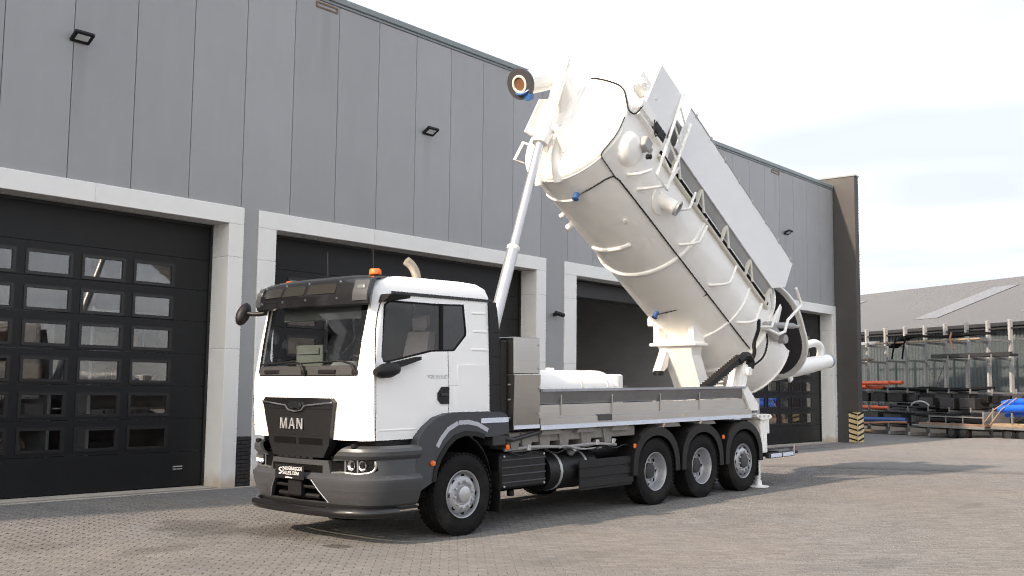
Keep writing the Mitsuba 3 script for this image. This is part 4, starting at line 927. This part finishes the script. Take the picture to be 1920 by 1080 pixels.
# platform and guard panels along the top, near side
YP = -1.02
def plate(u0, u1, v0, v1, cut=.0):
    return prism([(u0, v0), (u1-cut, v0), (u1, v0+cut*.8), (u1, v1), (u0, v1)], 'y', YP-.022, YP+.0)
kp('guard_panel', plate(.16, .92, .66, 1.63), 'm_panel', None, smooth=False, label='short flat guard panel high at the front of the tank')
GP = kp('guard_panel', cat(plate(1.22, 5.62, .70, 1.62, .42)), 'm_panel', None, smooth=False, label='long flat pale guard panel along the tank top')
kp('panel_kick', hull([(1.22, YP-.001, .74), (5.25, YP-.001, .74), (1.22, YP+.07, .43), (5.1, YP+.07, .43), (1.22, YP+.10, .45), (5.1, YP+.10, .45), (1.22, YP+.02, .76), (5.25, YP+.02, .76)]), 'm_kick', GP, smooth=False)
kp('panel_edge', [box(1.22, 5.62, YP-.03, YP+.03, 1.62, 1.65, .005), *[box(u, u+.05, YP-.035, YP+.04, 1.6, 1.68, .005) for u in np.linspace(1.4, 5.5, 8)]], 'm_grey', GP)
kp('walkway', [box(.95, 5.4, YP+.06, -.25, 1.22, 1.27, .01), box(.95, 5.4, YP+.16, YP+.22, .30, .46, .01)], 'm_galv', TK)
kp('walkway_rail', [tube([(.95, YP+.02, .29), (5.3, YP+.02, .29)], .035, 8), *[cat(box(u, u+.035, YP-.03, YP+.05, .30, .66, .006), hull([(u+.0, YP-.03, .63), (u+.04, YP-.03, .66), (u+.26, YP-.03, .33), (u+.30, YP-.03, .36), (u+.0, YP-.005, .63), (u+.04, YP-.005, .66), (u+.26, YP-.005, .33), (u+.30, YP-.005, .36)])) for u in (1.35, 2.25, 3.25, 4.25, 5.15)]], 'm_cream', TK)
kp('walkway_gap_shade', box(.98, 5.3, YP+.02, YP+.055, .355, .425, .005), 'm_deepshade', TK)  # black strip painted in for the dark of the gap below the panel
# ladder
lr = [((.86, -1.10, 1.62), (.93, -1.16, -.20)), ((1.31, -1.10, 1.32), (1.28, -1.16, -.22))]
LK = kp('ladder', cat(*[tube([a, b], .026, 8) for a, b in lr]), 'm_tank', None, label='white ladder hanging at the front of the tank')
for q in (.15, .38, .58, .78, 1.0):
    a = np.array(lr[0][0])*(1-q)+np.array(lr[0][1])*q; b = np.array(lr[1][0])*(1-q)+np.array(lr[1][1])*q
    kp('rung', tube([a, b], .018, 6), 'm_tank', LK)
# hose hooks
def hook(u0, v0, u1, v1, u2, v2, y=-1.12):
    kp('hose_hook', tube([(u0, -RR*math.cos(math.asin(max(-1, min(1, v0/RR))))+.01, v0), (u0+.03, y+.02, v0+.02), (u1, y, v1), (u2, y, v2)], .026, 8), 'm_tank', TK, smooth=50)
for h_ in ((.605, -.436, .75, -.27, .80, -.2), (.945, -.451, 1.31, -.10, 1.39, .38), (1.773, -.226, 2.03, .01, 2.03, .37), (2.423, -.441, 2.59, -.27, 2.63, .12), (3.579, -.446, 3.79, -.24, 3.80, .14), (4.738, -.439, 4.90, -.28, 4.92, .11), (5.25, -.176, 5.45, -.04, 5.47, .33)): hook(*h_)
kp('hose_hook', tube([(5.25, -.95, -.18), (5.45, -1.08, -.1), (5.73, -1.12, -.02), (5.92, -1.12, .18), (5.91, -1.12, .45), (6.03, -1.12, .67), (6.23, -1.12, 1.05), (6.03, -1.12, 1.12), (5.86, -1.12, 1.19)], .032, 8), 'm_tank', TK, smooth=50, label='last and largest bent hook at the rear of the tank')
# flanged suction socket on the side
nd = np.array([.55, -.80, -.25]); nd /= np.linalg.norm(nd); n0 = np.array([1.50, -.93, -.22])
NK = kp('side_socket', lathe([(-.05, .0), (-.05, .12), (.26, .115), (.30, .12)], n0, nd, 24), 'm_tank', None, smooth=40)
kp('socket_flange', lathe([(0, .0), (0, .25), (.03, .25), (.035, .0)], n0+np.array([0, .03, 0]), (.1, -1, -.12), 28), 'm_tank', NK, smooth=30)
kp('socket_ring', lathe([(0, .10), (0, .135), (.05, .135), (.05, .10), (.012, .10)], n0+nd*.29, nd, 24, cap=False), 'm_galv', NK, smooth=30)
kp('socket_inside', lathe([(0, 0), (0, .10), (.005, .10)], n0+nd*.30, nd, 24, cap=False), 'm_grey', NK)
# sight dome near the front
kp('sight_dome', lathe([(-.1, .30), (.02, .30), (.10, .26), (.15, .16), (.16, 0)], (.33, -.90, -.12), (0, -1, -.12), 28, cap=False), 'm_tank', TK, smooth=40)
kp('sight_box', [box(.38, .58, -1.16, -1.0, -.02, .18, .015), cyl((.62, -1.12, -.05), (.62, -1.12, .1), .03, 10)], 'm_grey', TK)
kp('sight_box_cap', cat(cyl((.60, -1.10, -.08), (.66, -1.14, -.04), .045, 10)), 'm_black', TK)
# cables
cab_pts = [(-.15, .10, 1.28), (-.225, -.08, 1.17), (-.235, -.453, .985), (-.205, -.66, .885), (-.18, -.80, .76), (-.165, -.87, .635), (-.135, -.935, .49), (-.09, -.97, .385), (-.04, -1.0, .33), (.06, -1.04, .36), (.12, -1.05, .62)]
kp('cable', tube(cab_pts, .014, 6, 2), 'm_black', TK, smooth=50)
on = lambda u, a, o=.012: (u, (RR+o)*math.sin(math.radians(a)), -(RR+o)*math.cos(math.radians(a)))
kp('cable', tube([(-.07, -.965, .2), (-.065, -.962, -.139), (-.078, -.88, -.405), (-.068, -.795, -.556), (.0, -.775, -.592), (.123, -.779, -.594), (.308, -.771, -.60), (.434, -.769, -.604)], .010, 5, 2), 'm_darkgrey', TK)
kp('cable', tube([on(.37, -13, .04), on(.36, -30, .015), on(.37, -46, .015), on(.44, -53, .015), on(.9, -53.5, .015), on(1.6, -54, .015), on(2.45, -54, .015), on(2.62, -54, .05), on(2.9, -54.5, .015), on(4, -55, .015), on(5.0, -55.5, .015), on(5.42, -56, .015)], .0125, 6, 1), 'm_black', TK, smooth=50)
kp('cable', tube([on(3.62, 4, .05), on(3.64, -20, .012), on(3.68, -55, .012)], .012, 5, 2), 'm_black', TK)
for u, a, c in ((.36, -11, 'm_blue'), (3.62, 6, 'm_bluedark')):
    p = np.array(on(u, a, .0)); n_ = p*np.array([0, 1, 1])/RR
    kp('level_sensor', cat(cyl(p, p+n_*.10, .045, 12), cyl(p+n_*.10, p+n_*.13, .055, 12)), c, TK)
kp('boss', cat(cyl(on(1.28, -34, -.02), on(1.28, -34, .03), .04, 12)), 'm_tank', TK)
kp('drain_plug', [cyl(on(1.35, 45, -.02), on(1.35, 45, .12), .06, 12), cyl(on(1.05, 44, -.02), on(1.05, 44, .08), .04, 12)], 'm_tank', TK)
kp('grab_handle', tube([(-.05, .90, -.05), (-.22, .95, -.12), (-.21, .97, -.51), (-.0, .95, -.40)], .026, 8), 'm_tank', TK)
# top front fittings
kp('top_pipework', [box(-.05, .35, -.85, -.55, 1.05, 1.42, .05), cyl((.05, -.95, 1.05), (.1, -.62, 1.52), .05, 10), cyl((.35, -1.0, .95), (.2, -.6, 1.5), .08, 12), box(.05, .55, -1.06, -.98, .55, .75, .02), box(.12, .9, -1.05, -.7, .45, .50, .01)], 'm_tank', TK)
kp('valve_block', [box(.55, .9, -1.06, -.98, .50, .70, .02), tube([(.45, -1.1, .6), (.5, -1.13, .4), (.62, -1.12, .35), (.66, -1.1, .62)], .014, 6, 1)], 'm_black', TK)
# front bracket for the ram and suction elbow
kp('ram_guide', [tube([(-.02+.02, y0, -.99), (-.20, y0, -.82), (-.30, y0+.03, -.53), (-.345, y0+.06, -.18), (-.35, y0+.08, .24), (-.33, y0+.1, .63), (-.26, y0+.13, 1.02)], .075, 12, 2) for y0 in (-.06, .34)], 'm_tank', TK, smooth=60)
kp('ram_mount', cat(cyl((-.60, -.16, -.38), (-.60, .34, -.38), .08, 16), *[hull([(-.66, y, -.44), (-.66, y+.05, -.44), (-.56, y, -.28), (-.56, y+.05, -.28), (-.28, y, -.62), (-.28, y+.05, -.62), (-.30, y, -.1), (-.30, y+.05, -.1)]) for y in (-.22, .17)]), 'm_tank', TK, smooth=40)
fa = lambda x, z: np.array([x*math.cos(TILT)-z*math.sin(TILT), x*math.sin(TILT)+z*math.cos(TILT)])   # truck direction (x, z) -> (u, v)
pd = fa(-.94, -.33); pd3 = np.array([pd[0], .0, pd[1]]); pe = np.array([-1.28, .30, .07])
EK = kp('suction_elbow', tube([pe, pe-pd3*.5, pe-pd3*.8, pe-pd3*.98+np.array([.12, -.05, -.05]), pe-pd3*.95+np.array([.5, -.1, -.35])], .195, 24, 1), 'm_tank', None, smooth=50)
kp('elbow_flange', lathe([(.02, .0), (.02, .13), (-.055, .145), (-.055, .255), (.01, .255), (.012, .19)], pe, pd3*-1., 28, cap=False), 'm_hub', EK, smooth=30)
kp('elbow_throat', lathe([(-.045, .118), (-.04, .0)], pe, pd3*-1., 24, cap=False), 'm_copper', EK, smooth=30)
kp('throat_ring', lathe([(-.05, .15), (-.066, .148), (-.068, .112), (-.05, .108)], pe, pd3*-1., 24, cap=False), 'm_cream', EK, smooth=30)
kp('elbow_clamp', [tube([pe-pd3*.12+np.array([0, .17*math.cos(q)-.02, .17*math.sin(q)-.10]) for q in np.linspace(-2.6, -.6, 9)], .02, 6), cyl(pe-pd3*.15+np.array([.05, -.10, -.30]), pe-pd3*.25+np.array([.05, -.10, -.30]), .075, 12)], 'm_blue', EK)
kp('side_plate', prism([(-.53, -.22), (-.32, -.14), (-.34, .73), (-.55, .52)], 'y', .62, .66), 'm_panel', TK, smooth=False)
# trunnion beam and leg under the tank (truck frame)
SK = tp('support_saddle', prism(sbox(.90, 2.63, 1.78, 3.10).difference(sbox(1.02, 2.70, 1.66, 2.92)), 'x', 6.90, 7.28), 'm_tank', smooth=False, label='white box saddle under the tank with an open window')
tp('saddle_back', box(7.14, 7.27, 1.01, 1.67, 2.69, 2.93, .005), 'm_cream', SK)
tp('saddle_flange', box(6.84, 7.30, .84, 1.84, 2.57, 2.628, .01), 'm_tank', SK)
tp('saddle_lug', box(6.86, 6.96, 1.78, 1.9, 2.95, 3.12, .02), 'm_tank', SK)
tp('support_leg', cat(hull([(x, y, 2.57) for x in (6.90, 7.26) for y in (.96, 1.70)]+[(x, y, 2.40) for x in (6.98, 7.30) for y in (1.0, 1.62)]), hull([(x, y, 2.40) for x in (6.98, 7.30) for y in (1.0, 1.62)]+[(x, y, 1.45) for x in (7.45, 7.80) for y in (1.0, 1.55)])), 'm_tank', smooth=False)
tp('bellows', [*[lathe([(0, .07), (.02, .10), (.04, .07)], (7.15, .55, 1.75+.07*i), (0, 0, 1), 14) for i in range(5)]], 'm_tank')
tp('tipping_hinge', cat(hull([(7.0, .05, 1.83), (7.0, .3, 1.83), (7.25, .05, 1.83), (7.25, .3, 1.83), (7.18, .05, 2.25), (7.18, .3, 2.25), (7.4, .05, 2.2), (7.4, .3, 2.2)]), cyl((7.3, -.02, 2.1), (7.3, .4, 2.1), .08, 14)), 'm_tank')
lk = [np.array([6.10, .20, 1.80])*(1-q)+np.array([7.18, .12, 2.32])*q for q in np.linspace(0, 1, 17)]
tp('cable_chain', [*[hull([p+np.array([dx, dy, dz+.02*abs(dx)*10]) for dx in (-.04, .03) for dy in (-.07, .07) for dz in (-.05, .07)]) for p in lk], tube([(7.1, .1, 2.28), (7.28, .05, 2.40), (7.45, .05, 2.30), (7.42, .06, 2.16)], .08, 8, 1)], 'm_black', label='black hose chain climbing from the deck to the tank', smooth=False)
tp('hydraulic_hose', tube([(7.40, .05, 2.25), (7.52, .0, 2.42), (7.55, .05, 2.60), (7.85, .1, 2.85), (8.05, .2, 3.05)], .035, 8, 2), 'm_rubber', smooth=50)
tp('hydraulic_hose', tube([(7.42, .02, 2.18), (7.75, -.05, 2.35), (8.0, .0, 2.62), (8.12, .08, 2.80)], .018, 7, 2), 'm_rubber', smooth=50)
tp('drain_spout', hull([(x, y, z) for x, z in ((6.92, 2.5), (7.02, 2.5), (6.68, 2.10), (6.82, 2.10), (6.95, 2.2)) for y in (1.50, 1.66)]), 'm_tank')
tp('spout_cap', cyl((6.73, 1.56, 2.03), (6.73, 1.56, 2.11), .10, 14), 'm_black')

# ================================================================ yard behind: cantilever racks, stock, trailer, warehouse (frame FR)
YF = FR2
def rp(name, mesh, m, parent, smooth=False, **kw): return part(name, mesh, m, parent, YF, smooth, **kw)
def rs(name, mesh, m, lab, c, smooth=30, group=None): return single(name, mesh, m, lab, c, YF, smooth, group)
ST = [-2.75, -1.5, -.22, 1.05, 2.28, 3.48, 4.68, 5.84, 6.98, 8.15, 9.3]
CKR = thing('cantilever_rack', 'long grey cantilever storage rack in the yard before the green warehouse', 'storage rack')
for i, s in enumerate(ST):
    rp('upright', cat(box(s-.05, s+.05, .62, .80, .0, 4.72, .008), box(s-.05, s+.05, -.35, .62, .02, .16, .01)), 'm_grey', CKR)
    for z in (3.90, 3.20, 1.86, 1.12, .40):
        if z == 3.20 and i in (9,): continue
        rp('arm', prism([(.62, z-.10), (.62, z), (-.42, z+.02), (-.42, z-.05)], 'x', s+.02, s+.09), 'm_rackdark', CKR)
        rp('arm_stop', box(s+.02, s+.09, -.44, -.40, z-.06, z+.13, .004), 'm_rackdark', CKR)
for a, b in ((2.28, 3.48),):
    rp('brace', [tube([(a, .72, 1.2), (b, .72, 3.2)], .02, 6), tube([(a, .72, 3.2), (b, .72, 1.2)], .02, 6)], 'm_rackdark', CKR)
rp('tie_beam', [*[box(ST[0], ST[-1], .69, .74, z, z+.06, .005) for z in (4.35, .9)]], 'm_darkgrey', CKR)
def pipe(name, s0, s1, n, z, r, m, lab, c='pipe', sag=0, wob=0, group=None, sides=10):
    q = np.linspace(0, 1, 14); P = [(s0+(s1-s0)*t, n+wob*math.sin(7*t+s0), z-sag*math.sin(PI*t)**2+wob*.6*math.sin(9*t+n*7)) for t in q]
    return rs(name, tube(P, r, sides), m, lab, c, 45, group)
# orange drain pipes
for s0, s1, n, z, lab in ((-4.5, 1.05, -.30, 2.31, 'long orange drain pipe on top of the rack pile, nearest the front'), (-4.5, 1.58, .0, 2.33, 'orange drain pipe reaching farthest right on the upper rack pile'), (-4.5, -.4, -.32, 2.15, 'lower orange drain pipe ending short in the upper rack pile'),
                          (-3.5, .55, -.12, 2.13, 'orange drain pipe second row of the upper rack pile'), (-4.5, 1.10, -.3, 1.245, 'single orange drain pipe on the arm level below the pile')):
    pipe('drain_pipe', s0, s1, n, z-.08, .085, 'm_orangepipe', lab)
pipe('hose', -4.5, 2.1, -.30, .66, .10, 'm_bluedark', 'dark blue hose lying low on the left end of the rack', 'hose', .03)
pipe('hose', -4.5, 2.15, -.35, .56, .055, 'm_brownhose', 'thin brown hose sagging below the dark blue hose', 'hose', .12)
pipe('steel_pipe', -4.5, -.05, -.38, .12, .07, 'm_tan', 'tan pipe lying lowest at the left end of the rack')
pipe('steel_pipe', -4.5, -1.0, -.35, .28, .06, 'm_tan', 'short tan pipe resting above the lowest tan pipe')
# dark bundles on the arms
for i, (s0, s1, n, z, r, w) in enumerate(((.55, 6.9, -.2, 2.0, .05, .02), (.7, 5.2, .05, 1.98, .06, .03), (2.6, 6.8, -.05, 2.03, .045, .03))):
    pipe('dark_hose', s0, s1, n, z, r, 'm_rubber', ('long black hose lying along the middle arms of the rack', 'thick black hose at the back of the middle arms', 'thin black hose on the right half of the middle arms')[i], 'hose', .05, w)
for i, (s0, s1, n, z, r) in enumerate(((.7, 5.6, -.25, .98, .05), (1.4, 5.9, .05, 1.22, .06))):
    pipe('dark_hose', s0, s1, n, z, r, 'm_rubber', ('black hose drooping below the lower arms of the rack', 'black hose lying on the lower arms of the rack')[i], 'hose', .12, .05)
rs('profile_bar', cat(box(3.72, 7.9, -.38, -.20, 3.24, 3.40, .01), box(3.72, 7.9, -.15, .1, 3.24, 3.34, .01)), 'm_darkgrey', 'straight dark steel section on the second arm level at right', 'steel bar', False)
rs('profile_bar', cat(box(-4.4, -.15, -.35, -.1, 3.23, 3.33, .01)), 'm_rust', 'rusty flat bar on the second arm level at left', 'steel bar', False)
rs('profile_bar', cat(box(-4.4, .4, -.38, -.2, 3.93, 4.07, .01)), 'm_galv', 'pale galvanised bar on the top arm level at left', 'steel bar', False)
rs('timber_beam', box(.3, 6.4, -.40, -.30, 3.93, 4.0, .01), 'm_wood', 'long pale timber batten along the top arm level', 'timber', False)
def belt(s0, s1, n, z, hang):
    q = np.linspace(0, 1, 22)
    return grid(lambda t, k: (s0+(s1-s0)*t, n+k, z+.20*math.sin(PI*min(1, t*3.0)/2)*(1-.5*t)+.05*math.sin(9*t)-(hang*max(0, .16-t)/.16)**1.0*(1 if hang else 0)), q, np.linspace(-.25, .25, 4), (0, 0, -.10))
rs('rubber_mat', belt(1.0, 6.7, .05, 4.08, .22), 'm_rubber', 'black rubber belting draped over the top arms with its end hanging', 'belting', 30)
for i, (s, d) in enumerate(((1.75, -.35), (2.35, -.3), (5.0, .1))):
    rs('strap', tube([(s, -.45, 4.25), (s-.05, -.5, 4.0), (s+d*.6, -.46, 3.6), (s+d, -.42, 3.25 if i < 2 else 3.6)], .04, 6, 1), 'm_rubber' if i < 2 else 'm_brownhose', ('black strap end hanging left under the belting', 'second black strap end hanging under the belting', 'brown strap over the right part of the belting')[i], 'strap')
for i, s in enumerate((3.3, 4.5, 5.6)):
    rs('stock_crate', cat(box(s-.45, s+.35, -.3, .5, 1.16, 1.62, .03), box(s-.40, s+.30, -.32, -.28, 1.25, 1.5, .01)), 'm_darkgrey', ('dark crate on the lower arms, left of three', 'dark crate on the lower arms, middle of three', 'dark crate on the lower arms, right of three')[i], 'crate')
rs('curved_pipe', tube([(3.0+.55*math.cos(q), -.35, 1.22+.24*math.sin(q)) for q in np.linspace(.2, PI-.2, 9)], .04, 8), 'm_galv', 'pale bent pipe arching before the left dark crate', 'pipe')
for i, s in enumerate((-.9, .2, 1.3)):
    rs('dark_box', box(s-.5, s+.45, -.2, .55, 1.42, 1.86-.03*i, .03), 'm_black', ('black box under the orange pipes, left of three', 'black box under the orange pipes, middle of three', 'black box under the orange pipes, right of three')[i], 'box')
for i, s in enumerate((-.6, .9, 2.9, 4.1)):
    rs('dark_box', box(s-.6, s+.55, -.0, .6, .42, .98-.05*(i % 2), .03), 'm_hub', ('dark container low in the rack, first from the left', 'dark container low in the rack, second from the left', 'dark container low in the rack, third from the left', 'dark container low in the rack, fourth from the left')[i], 'container')
r2 = random.Random(11)
for i in range(16):
    s0 = r2.uniform(-.6, 4.2); L_ = r2.uniform(2.2, 4.2); lv = (1.93, 1.19, 1.19, .47)[i % 4]
    pipe('dark_hose', s0, min(s0+L_, 8.6), r2.uniform(-.35, .45), lv+r2.uniform(.0, .16), r2.uniform(.035, .065), r2.choice(['m_rubber', 'm_black', 'm_darkgrey', 'm_rust']), 'one of the loose dark hoses piled along the lower rack arms', 'hose', .04, r2.uniform(.01, .05), 'dark hoses piled along the lower rack arms')
for i in range(11):
    s0 = (.9, 2.0, 3.0, 3.9, 4.9, 5.9, 7.0, 8.0, 5.3, 6.4, 7.5)[i]; z0 = 1.42 if i < 8 else .44
    rs('stock_bin', cat(box(s0-.46, s0+.44, .05, .6, z0, z0+r2.uniform(.3, .46), .02), box(s0-.40, s0+.38, .02, .055, z0+.06, z0+.24, .008)), r2.choice(['m_black', 'm_hub', 'm_darkgrey']), 'one of the near-black bins lined up at the back of the lower rack levels', 'bin', False, 'black bins at the back of the lower rack levels')
# flat trailers parked before the rack
YF = FR@frame(np.array([0, 2.0, 0]), np.array([1., 0, 0]), np.array([0, 1., 0]), np.array([0, 0, 1.]))
TL = thing('flat_trailer', 'low flatbed trailer with twin wheels parked before the rack', 'trailer')
rp('bed', cat(box(2.0, 5.5, -2.2, -.75, .56, .66, .01)), 'm_rust', TL)
rp('frame', cat(box(2.0, 5.5, -2.22, -2.14, .46, .57, .01), box(2.0, 5.5, -.80, -.72, .46, .57, .01), *[box(s, s+.06, -2.14, -.8, .47, .55, .005) for s in (2.05, 3.2, 4.4, 5.4)], tube([(2.0, -1.5, .5), (.9, -1.5, .5)], .05, 8)), 'm_rackdark', TL)
for s in (2.6, 3.5, 4.4):
    rp('side_rail', cat(box(s-.02, s+.02, -2.2, -2.16, .66, .98, .005), box(s, s+1.0, -2.2, -2.17, .90, .95, .005)), 'm_rackdark', TL)
rp('headboard', box(5.4, 5.48, -2.2, -.8, .66, 1.15, .01), 'm_rackdark', TL)
for s in (3.75, 4.35):
    W = rp('wheel', lathe([(-.10, .12), (-.11, .24), (-.08, .30), (.08, .30), (.11, .24), (.10, .12)], (s, -2.05, .30), (0, 1, 0), 24), 'm_rubber', TL, 30)
    rp('rim', lathe([(-.115, .0), (-.112, .15), (-.10, .17)], (s, -2.05, .30), (0, 1, 0), 18, cap=False), 'm_darkgrey', W, 30)
rp('wing', [*[tube([(s+.36*math.cos(q), -2.05, .32+.36*math.sin(q)) for q in np.linspace(.3, PI-.3, 9)], .03, 6) for s in (3.75, 4.35)]], 'm_darkgrey', TL, 30)
for i, (n, z) in enumerate(((-1.9, .75), (-1.65, .76), (-1.4, .75), (-1.78, .90), (-1.5, .91))):
    rs('load_pipe', tube([(2.4, n, z), (4.2, n+.03, z+.01), (5.2, n, z)], .09, 8), 'm_rubber', 'one of the black pipes bundled on the farther flat trailer', 'pipe', 30, 'black pipes bundled on the farther trailer')
YF = FR@frame(np.array([.15, 4.1, 0]), np.array([1., 0, 0]), np.array([0, 1., 0]), np.array([0, 0, 1.]))
T2 = thing('flat_trailer', 'nearer flatbed trailer at the right picture edge with blue hose on it', 'trailer')
rp('bed', box(5.6, 10.5, -4.2, -2.6, .60, .72, .01), 'm_wood', T2)
rp('frame', cat(box(5.6, 10.5, -4.24, -4.16, .50, .60, .01), box(5.6, 10.5, -2.66, -2.58, .50, .60, .01), *[box(s, s+.06, -4.16, -2.66, .5, .58, .005) for s in (5.65, 7.2, 8.8, 10.4)]), 'm_rackdark', T2)
rp('stake', [*[box(s-.03, s+.03, -4.22, -4.16, .72, 1.15, .005) for s in (5.68, 6.6, 7.6)]], 'm_rackdark', T2)
for s in (6.3, 6.95):
    W = rp('wheel', lathe([(-.10, .12), (-.11, .26), (-.08, .32), (.08, .32), (.11, .26), (.10, .12)], (s, -4.0, .32), (0, 1, 0), 24), 'm_rubber', T2, 30)
    rp('rim', lathe([(-.115, .0), (-.112, .16), (-.10, .18)], (s, -4.0, .32), (0, 1, 0), 18, cap=False), 'm_darkgrey', W, 30)
hl = ('topmost blue hose on the nearer trailer', 'blue hose at the front edge of the nearer trailer', 'blue hose at the back of the nearer trailer', 'lowest blue hose on the nearer trailer')
for i, (n, z, r) in enumerate(((-3.4, 1.55, .15), (-3.85, 1.30, .15), (-3.0, 1.32, .15), (-3.45, 1.12, .15))):
    P = [(5.45+.2*(i % 2), n, z-.06), (5.9, n+.02, z), (7.2, n-.02, z+.03), (8.6, n, z), (10.4, n, z)]
    rs('blue_hose', tube(P, [r*.75, r, r, r, r], 14, 2), 'm_bluehose', hl[i], 'hose', 60)
for i, s in enumerate((5.75, 6.1)):
    rs('tie_rope', tube([(s-.5, -4.28, .66), (s-.1, -4.1, 1.25), (s+.12, -3.5, 1.72 if i else 1.66)], .018, 6), 'm_tan', ('left tan rope tying the blue hoses down', 'right tan rope tying the blue hoses down')[i], 'rope')
YF = FR
# warehouse: corrugated green wall and pale roof
WH = thing('warehouse', 'green corrugated warehouse with a long pale grey roof behind the racks', 'warehouse')
def corrug(s0, s1, pitch, amp):
    s = s0; P = []
    while s < s1:
        P += [(s, 0), (s+pitch*.45, 0), (s+pitch*.55, amp), (s+pitch*.95, amp)]; s += pitch
    return P
NB = 4.4; EZ = 4.85; RZ = 8.0; RN = 13.0
cw = corrug(-26, 16, .22, .035)
v, f = [], []
for s, a in cw: v += [(s, NB+a, 0), (s, NB+a, EZ)]
for i in range(len(cw)-1): f += [[2*i, 2*i+2, 2*i+3], [2*i, 2*i+3, 2*i+1]]
rp('wall', TM(v, f), 'm_clad', WH)
cr = [(-26, 0), (16, 0)]; v, f = [], []
def roofpt(s, t, a): return (s, NB-.45+(RN-NB+.45)*t, EZ+.12+(RZ-EZ)*t+a)
for s, a in cr: v += [roofpt(s, 0, a), roofpt(s, 1, a)]
for i in range(len(cr)-1): f += [[2*i, 2*i+2, 2*i+3], [2*i, 2*i+3, 2*i+1]]
rp('roof', TM(v, f), 'm_roof', WH)
rp('gutter', cat(box(-26, 16, NB-.60, NB-.42, EZ-.06, EZ+.10, .02), box(-26, 16, NB-.45, NB+.05, EZ-.12, EZ-.02, .01)), 'm_darkgrey', WH)
for s in (-15.5, -4.3, 2.2, 8.4):
    a, b = .18, .78
    P0 = [roofpt(s, a, .03), roofpt(s+1.6, a, .03), roofpt(s+1.6, b, .03), roofpt(s, b, .03)]
    rp('rooflight', TM(P0+[tuple(np.array(p)-(0, 0, .02)) for p in P0], [[0, 1, 2], [0, 2, 3], [4, 6, 5], [4, 7, 6], [0, 4, 5], [0, 5, 1], [2, 6, 7], [2, 7, 3]]), 'm_skylight', WH)
rp('rear_wall', cat(bx(-26, 16, RN+.3, RN+.5, 0, RZ-.1), bx(-26.1, -26, NB, RN+.3, 0, EZ), bx(16, 16.1, NB, RN+.3, 0, EZ), prism([(NB, EZ), (RN+.3, EZ), (RN+.3, RZ)], 'x', -26.1, -26), prism([(NB, EZ), (RN+.3, EZ), (RN+.3, RZ)], 'x', 16, 16.1)), 'm_clad', WH)
rp('wall_base', bx(-26, 16, NB-.02, NB+.3, 0, .35), 'm_concrete', WH)
